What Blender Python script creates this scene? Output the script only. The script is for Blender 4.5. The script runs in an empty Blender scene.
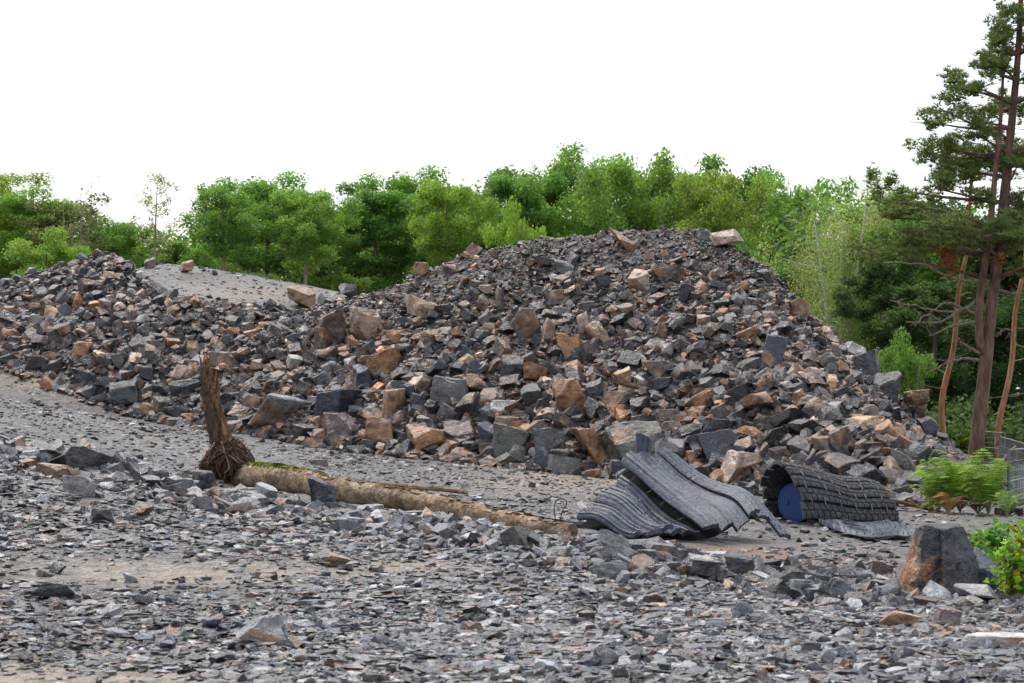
import bpy, bmesh, math, random
import numpy as np
from mathutils import Vector, Matrix, Euler
from mathutils.bvhtree import BVHTree

# ---------------------------------------------------------------- camera, sky, sun, exposure
SC = bpy.context.scene
COL = SC.collection
FPX, CXP, CYP, HORIZON, EYE = 2000.0, 512.0, 341.5, 390.0, 1.6
PITCH = math.atan((HORIZON - CYP) / FPX)
cam_d = bpy.data.cameras.new('camera')
cam_d.sensor_width = 36.0
cam_d.lens = 36.0 * FPX / 1024.0
cam_d.clip_end = 2000.0
cam_d.dof.use_dof = True
cam_d.dof.focus_distance = 23.0
cam_d.dof.aperture_fstop = 8.0
cam = bpy.data.objects.new('camera', cam_d)
COL.objects.link(cam)
cam.location = (0, 0, EYE)
cam.rotation_euler = (math.pi / 2 + PITCH, 0, 0)
SC.camera = cam

SUN_EL, SUN_AZ = math.radians(62), math.radians(-28)      # high, ahead and to the left, veiled by thin cloud
w = bpy.data.worlds.new('World'); SC.world = w; w.use_nodes = True
nt = w.node_tree; nt.nodes.clear()
sky = nt.nodes.new('ShaderNodeTexSky'); sky.sky_type = 'NISHITA'; sky.sun_disc = False
sky.sun_elevation = SUN_EL; sky.sun_rotation = SUN_AZ
sky.air_density = 1.0; sky.dust_density = 4.0; sky.ozone_density = 1.0
bg1 = nt.nodes.new('ShaderNodeBackground'); bg1.inputs['Strength'].default_value = 0.06
bg2 = nt.nodes.new('ShaderNodeBackground')                # even white cloud cover
bg2.inputs['Color'].default_value = (0.97, 0.985, 1.0, 1); bg2.inputs['Strength'].default_value = 0.46
add = nt.nodes.new('ShaderNodeAddShader'); wo = nt.nodes.new('ShaderNodeOutputWorld')
nt.links.new(sky.outputs[0], bg1.inputs['Color'])
nt.links.new(bg1.outputs[0], add.inputs[0]); nt.links.new(bg2.outputs[0], add.inputs[1])
nt.links.new(add.outputs[0], wo.inputs['Surface'])
sun_d = bpy.data.lights.new('sun', 'SUN'); sun_d.energy = 1.5; sun_d.angle = math.radians(12)
sun_d.color = (1.0, 0.96, 0.9)
sun = bpy.data.objects.new('sun', sun_d); COL.objects.link(sun)
sdir = Vector((math.sin(SUN_AZ) * math.cos(SUN_EL), math.cos(SUN_AZ) * math.cos(SUN_EL), math.sin(SUN_EL)))
sun.rotation_euler = sdir.to_track_quat('Z', 'Y').to_euler(); sun.location = (0, 0, 40)
SC.view_settings.view_transform = 'Standard'; SC.view_settings.look = 'None'
SC.view_settings.gamma = 1.0; SC.view_settings.exposure = 0.86
SC.view_settings.use_curve_mapping = False
SC.cycles.max_bounces = 6; SC.cycles.transparent_max_bounces = 4

R = np.random.default_rng(7)
random.seed(7)

# ---------------------------------------------------------------- helpers
def at(px, py, d):
    """the point on the ray of a photo pixel at distance y = d"""
    u = (px - CXP) / FPX; v = (CYP - py) / FPX
    c, s = math.cos(PITCH), math.sin(PITCH)
    t = d / (c - s * v)
    return Vector((u * t, d, EYE + (s + c * v) * t))

def proj(p):
    p = np.asarray(p, float).reshape(-1, 3)
    c, s = math.cos(PITCH), math.sin(PITCH)
    y = p[:, 1]; z = p[:, 2] - EYE
    f = c * y + s * z; v = -s * y + c * z
    return np.stack([CXP + FPX * p[:, 0] / f, CYP - FPX * v / f], 1)

def vnoise(x, y, seed=0):
    xi = np.floor(x).astype(np.int64); yi = np.floor(y).astype(np.int64)
    fx = x - xi; fy = y - yi
    fx = fx * fx * (3 - 2 * fx); fy = fy * fy * (3 - 2 * fy)
    def h(a, b):
        n = (a * 374761393 + b * 668265263 + seed * 1442695041) & 0x7fffffff
        n = ((n ^ (n >> 13)) * 1274126177) & 0x7fffffff
        n = (n ^ (n >> 16)) & 0xffff
        return n / 65535.0
    return (h(xi, yi) * (1 - fx) + h(xi + 1, yi) * fx) * (1 - fy) + (h(xi, yi + 1) * (1 - fx) + h(xi + 1, yi + 1) * fx) * fy

def fbm(x, y, seed=0, o=4):
    t = 0; a = 0.5
    for k in range(o):
        t = t + a * (vnoise(x * 2 ** k, y * 2 ** k, seed + k * 17) - 0.5); a *= 0.5
    return t

def link(name, me, parent=None, loc=None):
    o = bpy.data.objects.new(name, me); COL.objects.link(o)
    if parent is not None: o.parent = parent
    if loc is not None: o.location = loc
    return o

def tag(o, label, cat, group=None):
    o['label'] = label; o['category'] = cat
    if group: o['group'] = group
    return o

def thing(name, label, cat, loc=(0, 0, 0), group=None):
    o = bpy.data.objects.new(name, None); COL.objects.link(o); o.location = loc
    o.empty_display_size = 0.1
    return tag(o, label, cat, group)

def mesh_np(name, V, F, mat, smooth=False, tint=None, facet=None):
    """V (n,3), F (m,k) with all faces alike; tint/facet are per-face attributes"""
    V = np.ascontiguousarray(V, np.float32); F = np.ascontiguousarray(F, np.int32)
    me = bpy.data.meshes.new(name); k = F.shape[1]
    me.vertices.add(len(V)); me.vertices.foreach_set('co', V.ravel())
    me.loops.add(F.size); me.loops.foreach_set('vertex_index', F.ravel())
    me.polygons.add(len(F)); me.polygons.foreach_set('loop_start', np.arange(len(F), dtype=np.int32) * k)
    if smooth: me.polygons.foreach_set('use_smooth', np.ones(len(F), bool))
    else: me.polygons.foreach_set('use_smooth', np.zeros(len(F), bool))
    me.update(calc_edges=True)
    if tint is not None:
        a = me.attributes.new('tint', 'FLOAT_COLOR', 'FACE')
        a.data.foreach_set('color', np.ascontiguousarray(tint, np.float32).ravel())
    if facet is not None:
        a = me.attributes.new('facet', 'FLOAT', 'FACE')
        a.data.foreach_set('value', np.ascontiguousarray(facet, np.float32).ravel())
    me.materials.append(mat)
    return me

def mesh_py(name, V, F, mat, smooth=False, sharp=None):
    me = bpy.data.meshes.new(name)
    me.from_pydata([tuple(v) for v in V], [], [tuple(f) for f in F])
    me.polygons.foreach_set('use_smooth', np.full(len(me.polygons), bool(smooth)))
    if sharp: me.set_sharp_from_angle(angle=math.radians(sharp))
    me.materials.append(mat); me.update()
    return me

class Geo:
    """collects shapes that belong to ONE part"""
    def __init__(s): s.V = []; s.F = []
    def add(s, V, F):
        n = len(s.V); s.V += [tuple(v) for v in V]; s.F += [tuple(i + n for i in f) for f in F]; return s
    def tube(s, pts, rad, seg=8, jitter=0.0, cap=True):
        pts = [Vector(p) for p in pts]; n = len(pts)
        if not hasattr(rad, '__len__'): rad = [rad] * n
        V = []; F = []; up = Vector((0.13, 0.37, 0.92))
        for i, p in enumerate(pts):
            t = (pts[min(i + 1, n - 1)] - pts[max(i - 1, 0)]).normalized()
            if abs(t.dot(up)) > 0.97: up = Vector((0.9, 0.3, 0.1))
            a = t.cross(up).normalized(); b = a.cross(t).normalized(); up = b
            for k in range(seg):
                q = 2 * math.pi * k / seg
                r = rad[i] * (1 + random.uniform(-jitter, jitter))
                V.append(p + a * math.cos(q) * r + b * math.sin(q) * r)
        for i in range(n - 1):
            for k in range(seg):
                k2 = (k + 1) % seg
                F.append((i * seg + k, i * seg + k2, (i + 1) * seg + k2, (i + 1) * seg + k))
        if cap:
            F.append(tuple(range(seg))[::-1]); F.append(tuple((n - 1) * seg + k for k in range(seg)))
        return s.add(V, F)
    def box(s, M, sx, sy, sz):
        V = [M @ Vector((x * sx / 2, y * sy / 2, z * sz / 2)) for x in (-1, 1) for y in (-1, 1) for z in (-1, 1)]
        F = [(0, 1, 3, 2), (4, 6, 7, 5), (0, 4, 5, 1), (2, 3, 7, 6), (0, 2, 6, 4), (1, 5, 7, 3)]
        return s.add(V, F)
    def part(s, name, mat, parent, smooth=True, sharp=40, loc=None):
        o = link(name, mesh_py(name, s.V, s.F, mat, smooth, sharp if smooth else None), parent)
        if loc is not None: o.location = loc
        return o

def smooth_path(P, n):
    """Catmull-Rom through P, n points"""
    P = np.asarray(P, float); m = len(P)
    Q = np.vstack([2 * P[0] - P[1], P, 2 * P[-1] - P[-2]])
    out = []
    for t in np.linspace(0, m - 1, n):
        i = min(int(t), m - 2); f = t - i
        p0, p1, p2, p3 = Q[i:i + 4]
        out.append(0.5 * (2 * p1 + (p2 - p0) * f + (2 * p0 - 5 * p1 + 4 * p2 - p3) * f * f + (3 * p1 - p0 - 3 * p2 + p3) * f ** 3))
    return np.array(out)

# ---------------------------------------------------------------- materials
class NT:
    def __init__(s, name, rough=0.6, spec=0.5):
        s.m = bpy.data.materials.new(name); s.m.use_nodes = True
        s.t = s.m.node_tree; s.b = s.t.nodes['Principled BSDF']
        s.b.inputs['Roughness'].default_value = rough
        s.b.inputs['Specular IOR Level'].default_value = spec
    def n(s, typ, **kw):
        nd = s.t.nodes.new(typ)
        for k, v in kw.items(): setattr(nd, k, v)
        return nd
    def l(s, a, b): s.t.links.new(a, b)
    def noise(s, scale, detail=4, vec=None, rough=0.55):
        nd = s.n('ShaderNodeTexNoise'); nd.inputs['Scale'].default_value = scale
        nd.inputs['Detail'].default_value = detail; nd.inputs['Roughness'].default_value = rough
        if vec is not None: s.l(vec, nd.inputs['Vector'])
        return nd.outputs['Fac']
    def voro(s, scale, vec=None, feature='F1'):
        nd = s.n('ShaderNodeTexVoronoi', feature=feature); nd.inputs['Scale'].default_value = scale
        if vec is not None: s.l(vec, nd.inputs['Vector'])
        return nd
    def rng(s, v, a, b, c=0.0, d=1.0):
        nd = s.n('ShaderNodeMapRange'); s.l(v, nd.inputs[0])
        for i, x in enumerate((a, b, c, d)): nd.inputs[1 + i].default_value = x
        return nd.outputs[0]
    def math(s, op, a, b=None):
        nd = s.n('ShaderNodeMath', operation=op)
        for i, x in enumerate((a, b)):
            if x is None: continue
            if isinstance(x, (int, float)): nd.inputs[i].default_value = x
            else: s.l(x, nd.inputs[i])
        return nd.outputs[0]
    def mix(s, f, a, b, mode='MIX'):
        nd = s.n('ShaderNodeMix', data_type='RGBA', blend_type=mode)
        for sock, x in ((nd.inputs[0], f), (nd.inputs[6], a), (nd.inputs[7], b)):
            if isinstance(x, (int, float)): sock.default_value = x
            elif isinstance(x, tuple): sock.default_value = x if len(x) == 4 else x + (1,)
            else: s.l(x, sock)
        return nd.outputs[2]
    def ramp(s, f, stops, interp='LINEAR'):
        nd = s.n('ShaderNodeValToRGB'); e = nd.color_ramp.elements; nd.color_ramp.interpolation = interp
        while len(e) < len(stops): e.new(0.5)
        for el, (p, c) in zip(e, stops): el.position = p; el.color = c if len(c) == 4 else c + (1,)
        s.l(f, nd.inputs[0]); return nd.outputs[0]
    def grey(s, v):
        nd = s.n('ShaderNodeCombineColor')
        for i in range(3): s.l(v, nd.inputs[i])
        return nd.outputs[0]
    def bump(s, h, strength, dist, prev=None):
        nd = s.n('ShaderNodeBump'); nd.inputs['Strength'].default_value = strength
        nd.inputs['Distance'].default_value = dist; s.l(h, nd.inputs['Height'])
        if prev is not None: s.l(prev, nd.inputs['Normal'])
        return nd.outputs[0]
    def col(s, c): s.l(c, s.b.inputs['Base Color'])
    def nor(s, c): s.l(c, s.b.inputs['Normal'])
    def pos(s): return s.n('ShaderNodeNewGeometry').outputs['Position']
    def attr(s, name): return s.n('ShaderNodeAttribute', attribute_name=name)
    def vscale(s, v, xyz):
        nd = s.n('ShaderNodeVectorMath', operation='MULTIPLY'); s.l(v, nd.inputs[0]); nd.inputs[1].default_value = xyz
        return nd.outputs[0]

def rock_material(name, from_object, fine=1.0, wet=(0.20, 0.50)):
    """broken slate-like rock, damp; base colour per rock, rusty on some fracture faces"""
    m = NT(name, 0.45, 0.62); P = m.pos()
    if from_object:
        oi = m.n('ShaderNodeObjectInfo'); base, rustf = oi.outputs['Color'], oi.outputs['Alpha']
    else:
        a = m.attr('tint'); base, rustf = a.outputs['Color'], a.outputs['Alpha']
    fac = m.attr('facet').outputs['Fac']
    n1 = m.noise(5.0 * fine, 5, P); n2 = m.noise(26 * fine, 4, P, 0.65); n3 = m.noise(2.3 * fine, 3, P)
    c = m.mix(1.0, base, m.grey(m.rng(n1, 0.3, 0.7, 0.4, 1.6)), 'MULTIPLY')
    c = m.mix(1.0, c, m.grey(m.rng(n2, 0.3, 0.7, 0.55, 1.45)), 'MULTIPLY')
    # rust on chosen facets, ragged by noise
    rc = m.ramp(n1, [(0.3, (0.06, 0.032, 0.02)), (0.46, (0.20, 0.10, 0.052)), (0.58, (0.33, 0.195, 0.11)), (0.72, (0.44, 0.33, 0.23))])
    k = m.math('ADD', m.math('MULTIPLY', m.math('ADD', m.math('SUBTRACT', rustf, fac), 0.0), 4.0), m.math('MULTIPLY', m.math('SUBTRACT', n3, 0.5), 8.0))
    k = m.rng(k, 0.0, 0.8, 0.0, 0.85)
    c = m.mix(k, c, rc)
    # pale dried dust and lichen specks
    pale = m.rng(m.noise(9 * fine, 6, P, 0.7), 0.60, 0.72, 0.0, 0.38)
    c = m.mix(pale, c, (0.33, 0.32, 0.30))
    m.col(c)
    m.l(m.rng(n1, 0.3, 0.7, *wet), m.b.inputs['Roughness'])
    b = m.bump(n2, 0.7, 0.03 / fine); b = m.bump(m.noise(9 * fine, 5, P, 0.6), 0.6, 0.09 / fine, b)
    m.nor(b)
    return m.m

M = {}
M['rock'] = rock_material('rock', True)
M['rubble'] = rock_material('rubble', False)
M['flake'] = rock_material('stone_flake', False, 2.2, (0.14, 0.42))
M['stone'] = rock_material('ground_stone', True, 2.0, (0.14, 0.42))

def ground_material():
    m = NT('gravel_ground', 0.6, 0.4); P = m.pos(); soil = m.attr('soil')
    sep = m.n('ShaderNodeSeparateColor'); m.l(soil.outputs['Color'], sep.inputs[0])
    flat = m.vscale(P, (1, 0.8, 1.6))
    v1 = m.voro(9, flat); v2 = m.voro(24, flat); v3 = m.voro(60, flat)
    g = m.mix(0.5, v1.outputs['Color'], v2.outputs['Color']); g = m.mix(0.4, g, v3.outputs['Color'])
    bw = m.n('ShaderNodeRGBToBW'); m.l(g, bw.inputs[0])
    c = m.ramp(bw.outputs[0], [(0.2, (0.028, 0.029, 0.032)), (0.42, (0.075, 0.076, 0.079)), (0.6, (0.14, 0.139, 0.138)), (0.8, (0.24, 0.232, 0.22))])
    c = m.mix(1.0, c, m.grey(m.rng(m.noise(0.35, 6, P, 0.7), 0.3, 0.7, 0.55, 1.3)), 'MULTIPLY')
    c = m.mix(m.rng(m.noise(0.9, 5, P), 0.35, 0.7, 0.0, 0.75), c, m.mix(1.0, c, (0.86, 0.76, 0.62), 'MULTIPLY'))
    s = m.math('MULTIPLY', sep.outputs[0], m.rng(m.noise(3.0, 6, P, 0.65), 0.34, 0.58))
    tan = m.mix(m.noise(14, 5, P), (0.20, 0.155, 0.105), (0.34, 0.275, 0.20))
    c = m.mix(m.math('MULTIPLY', s, 0.9), c, tan)
    bk = m.math('MULTIPLY', sep.outputs[1], m.rng(m.noise(6, 6, P, 0.7), 0.36, 0.55))
    bark = m.ramp(m.noise(30, 4, P, 0.7), [(0.3, (0.05, 0.025, 0.015)), (0.5, (0.20, 0.09, 0.045)), (0.7, (0.34, 0.19, 0.11))])
    c = m.mix(bk, c, bark)
    gr = m.math('MULTIPLY', sep.outputs[2], m.rng(m.noise(5, 6, P, 0.7), 0.3, 0.55))
    c = m.mix(gr, c, m.mix(m.noise(20, 4, P), (0.03, 0.045, 0.015), (0.09, 0.10, 0.04)))
    m.col(c)
    m.l(m.rng(m.noise(11, 4, P), 0.3, 0.7, 0.40, 0.8), m.b.inputs['Roughness'])
    b = m.bump(v3.outputs['Distance'], 0.5, 0.02); b = m.bump(v2.outputs['Distance'], 0.6, 0.04, b); b = m.bump(v1.outputs['Distance'], 0.5, 0.06, b)
    m.nor(b)
    return m.m
M['ground'] = ground_material()

def core_material():
    m = NT('rubble_bed', 0.7, 0.3); P = m.pos()
    v1 = m.voro(7, P); v2 = m.voro(19, P)
    bw = m.n('ShaderNodeRGBToBW'); m.l(m.mix(0.5, v1.outputs['Color'], v2.outputs['Color']), bw.inputs[0])
    m.col(m.ramp(bw.outputs[0], [(0.2, (0.018, 0.018, 0.02)), (0.5, (0.06, 0.058, 0.056)), (0.8, (0.15, 0.13, 0.11))]))  # bed colour kept dark to deepen the shadow in gaps between rocks
    b = m.bump(v2.outputs['Distance'], 0.8, 0.06); b = m.bump(v1.outputs['Distance'], 0.8, 0.12, b); m.nor(b)
    return m.m
M['core'] = core_material()

def leaf_material(name, from_object=True, col=(0.1, 0.2, 0.04), trans=0.5, spread=0.45):
    m = NT(name, 0.55, 0.3)
    a = m.attr('lv')
    base = m.n('ShaderNodeObjectInfo').outputs['Color'] if from_object else None
    sep = m.n('ShaderNodeSeparateColor'); m.l(a.outputs['Color'], sep.inputs[0])
    c = base if from_object else col
    c = m.mix(1.0, c, m.grey(m.rng(sep.outputs[0], 0, 1, 1 - spread, 1 + spread)), 'MULTIPLY')
    c = m.mix(m.rng(sep.outputs[1], 0.75, 1.0, 0.0, 0.55), c, m.mix(1.0, c, (1.55, 1.28, 0.6), 'MULTIPLY'))
    m.col(c)
    tr = m.n('ShaderNodeBsdfTranslucent'); m.l(m.mix(1.0, c, (1.25, 1.3, 0.6), 'MULTIPLY'), tr.inputs['Color'])
    mx = m.n('ShaderNodeMixShader'); mx.inputs[0].default_value = trans
    m.l(m.b.outputs[0], mx.inputs[1]); m.l(tr.outputs[0], mx.inputs[2])
    m.l(mx.outputs[0], m.t.nodes['Material Output'].inputs['Surface'])
    return m.m
M['leaf'] = leaf_material('leaf')
M['needle'] = leaf_material('pine_needle', trans=0.35)

def bark_material(name, stops, scale=6, stretch=(1, 1, 0.25), rough=0.85, bumpd=0.03):
    m = NT(name, rough, 0.2); P = m.vscale(m.pos(), stretch)
    n1 = m.noise(scale, 6, P, 0.7)
    m.col(m.ramp(n1, stops))
    m.nor(m.bump(n1, 0.8, bumpd))
    return m.m
M['bark'] = bark_material('tree_bark', [(0.3, (0.05, 0.04, 0.03)), (0.5, (0.13, 0.105, 0.08)), (0.7, (0.22, 0.19, 0.15))])
M['pale_bark'] = bark_material('pale_bark', [(0.3, (0.10, 0.085, 0.06)), (0.5, (0.28, 0.22, 0.15)), (0.7, (0.40, 0.34, 0.26))])
M['birch'] = bark_material('birch_bark', [(0.30, (0.06, 0.05, 0.045)), (0.42, (0.45, 0.43, 0.39)), (0.7, (0.72, 0.70, 0.66))], 5, (0.5, 0.5, 2.0))
M['pine_bark'] = bark_material('pine_bark', [(0.28, (0.04, 0.025, 0.02)), (0.5, (0.16, 0.095, 0.07)), (0.72, (0.30, 0.19, 0.14))], 9)
M['pine_orange'] = bark_material('orange_pine_bark', [(0.28, (0.16, 0.07, 0.04)), (0.5, (0.38, 0.18, 0.10)), (0.72, (0.50, 0.30, 0.19))], 9)
M['dead_wood'] = bark_material('dead_wood', [(0.3, (0.10, 0.075, 0.055)), (0.5, (0.22, 0.17, 0.125)), (0.7, (0.36, 0.29, 0.22))], 12)
# ---------------------------------------------------------------- terrain
CP = [(0,683,10.5),(512,683,10),(1024,683,10),(0,600,13),(300,600,13.2),(600,610,13.2),(1000,640,11.8),
      (0,480,18),(0,452,19.5),(200,500,19.5),(300,520,19),(450,540,18),(600,560,17),(750,580,16.3),(950,605,15.5),
      (0,440,24),(0,400,33),(0,365,45),(-120,350,46),(230,475,25),(420,500,23.5),(600,520,22.5),(680,540,20.5),(750,545,20.5),
      (800,530,23.5),(860,545,21),(950,520,25),(1060,600,16),(1060,510,30),(1024,510,29),
      (130,415,42.5),(250,435,40.5),(330,448,39),(430,460,37.5),(520,468,36.5),(600,477,35.5),(740,490,33.5),(860,505,31.5),(960,500,32),
      (985,468,42),(1020,456,60),
      (150,264,75),(240,275,76),(330,290,78),(150,300,52),(250,306,52),(60,300,75),(-60,310,75)]
CW = [(5,60,0.4),(12,60,-0.5),(15,100,-0.3),(-2,62,2.0),(0,95,3.0),(10,125,1.0),(40,100,0.5),(30,40,-0.2),(25,15,-0.1),
      (-22,90,5.0),(-14,115,5.5),(-5,115,5.0),(-35,115,6.0),(-28,50,4.2),(-20,40,2.8),(-14,22,1.6),(-10,10,0.5),(0,3,0.05),(10,3,0.05),(-10,0,0.2)]
PTS = np.array([tuple(at(*c)) for c in CP] + CW)
def _U(r2): return np.where(r2 > 1e-12, r2 * np.log(np.maximum(r2, 1e-12)), 0.0)
def _fit(P, lam=0.02):
    X = P[:, :2] / 10.0; n = len(X)
    K = _U(((X[:, None] - X[None]) ** 2).sum(-1)) + lam * np.eye(n)
    Q = np.hstack([np.ones((n, 1)), X])
    A = np.block([[K, Q], [Q.T, np.zeros((3, 3))]])
    return X, np.linalg.solve(A, np.concatenate([P[:, 2], np.zeros(3)]))
TX, TW = _fit(PTS)
BERM = np.array([tuple(at(*c))[:2] for c in [(-80,440,21),(0,456,19.8),(100,470,20),(200,492,19.8),(300,512,19.2),(450,535,18.2),(600,558,17.2),(750,575,16.5),(900,592,15.8),(1080,610,15.2)]])
def berm_dist(x, y):
    d = np.full(np.shape(x), 1e9)
    for a, b in zip(BERM[:-1], BERM[1:]):
        ab = b - a; L = ab @ ab
        t = np.clip(((x - a[0]) * ab[0] + (y - a[1]) * ab[1]) / L, 0, 1)
        d = np.minimum(d, np.hypot(x - a[0] - t * ab[0], y - a[1] - t * ab[1]))
    return d
def terrain(x, y):
    x = np.asarray(x, float); y = np.asarray(y, float)
    xs = np.clip(x, -34, 34); ys = np.clip(y, 1, 122)
    X = np.stack([xs.ravel(), ys.ravel()], 1) / 10.0
    z = np.concatenate([_U(((X[i:i + 20000, None] - TX[None]) ** 2).sum(-1)) @ TW[:len(TX)] for i in range(0, len(X), 20000)])
    z = (z + TW[-3] + X @ TW[-2:]).reshape(x.shape)
    z = z + 0.07 * np.exp(-(berm_dist(x, y) / 0.6) ** 2)
    z = z + 0.16 * fbm(x * 0.45, y * 0.45, 3) + 0.05 * fbm(x * 2.3, y * 2.3, 9)
    return z
def tz(x, y): return float(terrain(np.array([x]), np.array([y]))[0])

ys = np.concatenate([np.linspace(-60, 6, 12), np.linspace(6.6, 40, 190), np.geomspace(40.6, 135, 60), np.geomspace(150, 900, 10)])
sx = np.concatenate([np.linspace(-6, -1.05, 14), np.linspace(-1, 1, 150), np.linspace(1.05, 6, 14)])
GX = sx[None, :] * (2.5 + 0.30 * np.maximum(ys, 0))[:, None]; GY = np.repeat(ys[:, None], len(sx), 1)
GX = GX * np.where(GY < 6, 2.0, 1.0)
GZ = terrain(GX, GY)
ny, nx = GX.shape
GV = np.stack([GX, GY, GZ], -1).reshape(-1, 3)
idx = np.arange(ny * nx).reshape(ny, nx)
GF = np.stack([idx[:-1, :-1], idx[:-1, 1:], idx[1:, 1:], idx[1:, :-1]], -1).reshape(-1, 4)
gme = mesh_np('ground', GV, GF, M['ground'], smooth=True)
# soil (tan dirt), bark litter and forest floor as real patches of the ground
gp = proj(np.where(GV[:, 1:2] > 1, GV, GV + np.array([0, 200, 0])))
def blob(cx, cy, rx, ry): return np.exp(-(((gp[:, 0] - cx) / rx) ** 2 + ((gp[:, 1] - cy) / ry) ** 2))
soil = np.clip(1.5 * (1.3 * blob(60, 690, 200, 26) + 0.8 * blob(120, 572, 90, 9) + 0.8 * blob(230, 578, 80, 8) + blob(570, 480, 90, 12)
       + 0.9 * blob(60, 378, 60, 12) + 0.7 * blob(0, 640, 60, 14) + 0.6 * blob(400, 566, 120, 8) + 0.6 * blob(250, 294, 120, 9) + 0.6 * blob(240, 650, 60, 10)), 0, 1)
barkl = np.clip(1.4 * (blob(735, 556, 75, 10) + 0.9 * blob(830, 565, 60, 8) + 0.7 * blob(620, 545, 50, 6)), 0, 1)
barkl[GV[:, 1] > 26] = 0
floor_ = np.clip((GV[:, 1] - 84) / 8, 0, 1)
floor_ = np.maximum(floor_, np.clip((GV[:, 0] + 0.0 - 8.0) / 2, 0, 1) * np.clip((GV[:, 1] - 38) / 3, 0, 1))
floor_ = np.maximum(floor_, 0.5 * blob(1000, 520, 45, 25))
att = gme.attributes.new('soil', 'FLOAT_COLOR', 'POINT')
att.data.foreach_set('color', np.stack([soil, barkl, floor_, np.ones_like(soil)], 1).astype(np.float32).ravel())
ground = link('ground', gme); ground['kind'] = 'structure'
GBVH = BVHTree.FromPolygons([tuple(v) for v in GV], [tuple(f) for f in GF.tolist()])

def ray(bvh, px, py):
    o = Vector((0, 0, EYE)); d = (at(px, py, 10) - o).normalized()
    h = bvh.ray_cast(o, d)
    return (h[0], h[1]) if h[0] is not None else (None, None)
def rest_depth(px, py, r, d0=28.0, d1=12.0):
    """distance at which a thing of radius r centred on this pixel lies on the ground"""
    ds = np.linspace(d0, d1, 220); P = np.array([tuple(at(px, py, d)) for d in ds])
    g = P[:, 2] - r - terrain(P[:, 0], P[:, 1])
    k = np.where(g >= 0)[0]
    return float(ds[k[0]]) if len(k) else float(ds[np.argmax(g)])

# ---------------------------------------------------------------- rock shapes
def cut_rock(seed, cuts=7, flat=1.0, deep=(0.26, 0.46)):
    rr = random.Random(seed); bm = bmesh.new(); bmesh.ops.create_cube(bm, size=1.0)
    for k in range(cuts):
        n = Vector((rr.gauss(0, 1), rr.gauss(0, 1), rr.gauss(0, 1) * flat)).normalized()
        co = n * rr.uniform(*deep) * (abs(n.x) + abs(n.y) + abs(n.z)) * 0.92
        bmesh.ops.bisect_plane(bm, geom=bm.verts[:] + bm.edges[:] + bm.faces[:], plane_co=co, plane_no=n, clear_outer=True)
        be = [e for e in bm.edges if e.is_boundary]
        if be: bmesh.ops.holes_fill(bm, edges=be, sides=0)
        bmesh.ops.remove_doubles(bm, verts=bm.verts[:], dist=0.03)
    bmesh.ops.recalc_face_normals(bm, faces=bm.faces[:])
    sh = [rr.uniform(-0.4, 0.4) for _ in range(4)]; tp = rr.uniform(-0.35, 0.2)        # leaning, tapering blocks
    for v in bm.verts:
        x, y, z = v.co; k = 1 + tp * z
        v.co = Vector((x * k + sh[0] * z + sh[2] * y, y * k + sh[1] * z, z + sh[3] * x * 0.6))
    xs = [v.co for v in bm.verts]
    lo = [min(c[i] for c in xs) for i in range(3)]; hi = [max(c[i] for c in xs) for i in range(3)]
    for v in bm.verts:
        v.co = Vector(((v.co[i] - (lo[i] + hi[i]) / 2) / (hi[i] - lo[i]) for i in range(3)))
    return bm

def tri_rock(seed, cuts, flat=1.0, deep=(0.26, 0.46)):
    """small rock: verts, tris, facet value of each tri (tris of one flat face share it)"""
    bm = cut_rock(seed, cuts, flat, deep); rr = random.Random(seed + 5)
    bm.faces.ensure_lookup_table()
    lay = bm.faces.layers.float.new('facet')
    for f in bm.faces: f[lay] = rr.random()
    bmesh.ops.triangulate(bm, faces=bm.faces[:])
    bm.verts.index_update()
    V = np.array([tuple(v.co) for v in bm.verts]); F = np.array([[v.index for v in f.verts] for f in bm.faces]); A = np.array([f[lay] for f in bm.faces])
    bm.free(); return V, F, A

def hero_rock(name, seed, cuts, mat, flat=1.0, deep=(0.28, 0.48), rough=0.035, sub=2):
    """boulder: cut block with chipped edges and an uneven surface"""
    bm = cut_rock(seed, cuts, flat, deep); rr = random.Random(seed + 11)
    lay = bm.faces.layers.float.new('facet')
    for f in bm.faces: f[lay] = rr.random()
    bmesh.ops.bevel(bm, geom=bm.edges[:], offset=0.03, segments=1, affect='EDGES', clamp_overlap=True)
    bmesh.ops.triangulate(bm, faces=bm.faces[:])
    for it in range(sub):
        le = [e for e in bm.edges if e.calc_length() > 0.16 / (it + 0.7)]
        bmesh.ops.subdivide_edges(bm, edges=le, cuts=1, use_grid_fill=True)
        bmesh.ops.triangulate(bm, faces=bm.faces[:])
    from mathutils import noise as N
    off = Vector((seed * 3.1, seed * 1.7, seed * 0.9))
    for v in bm.verts:
        d = N.noise(v.co * 3.2 + off) * rough + N.noise(v.co * 9 + off) * rough * 0.55
        d -= max(0, N.noise(v.co * 5.5 - off) - 0.25) * rough * 3
        v.co += v.normal * d
    me = bpy.data.meshes.new(name); bm.to_mesh(me); bm.free()
    me.polygons.foreach_set('use_smooth', np.ones(len(me.polygons), bool))
    me.set_sharp_from_angle(angle=math.radians(24))
    me.materials.append(mat)
    return me

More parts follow.
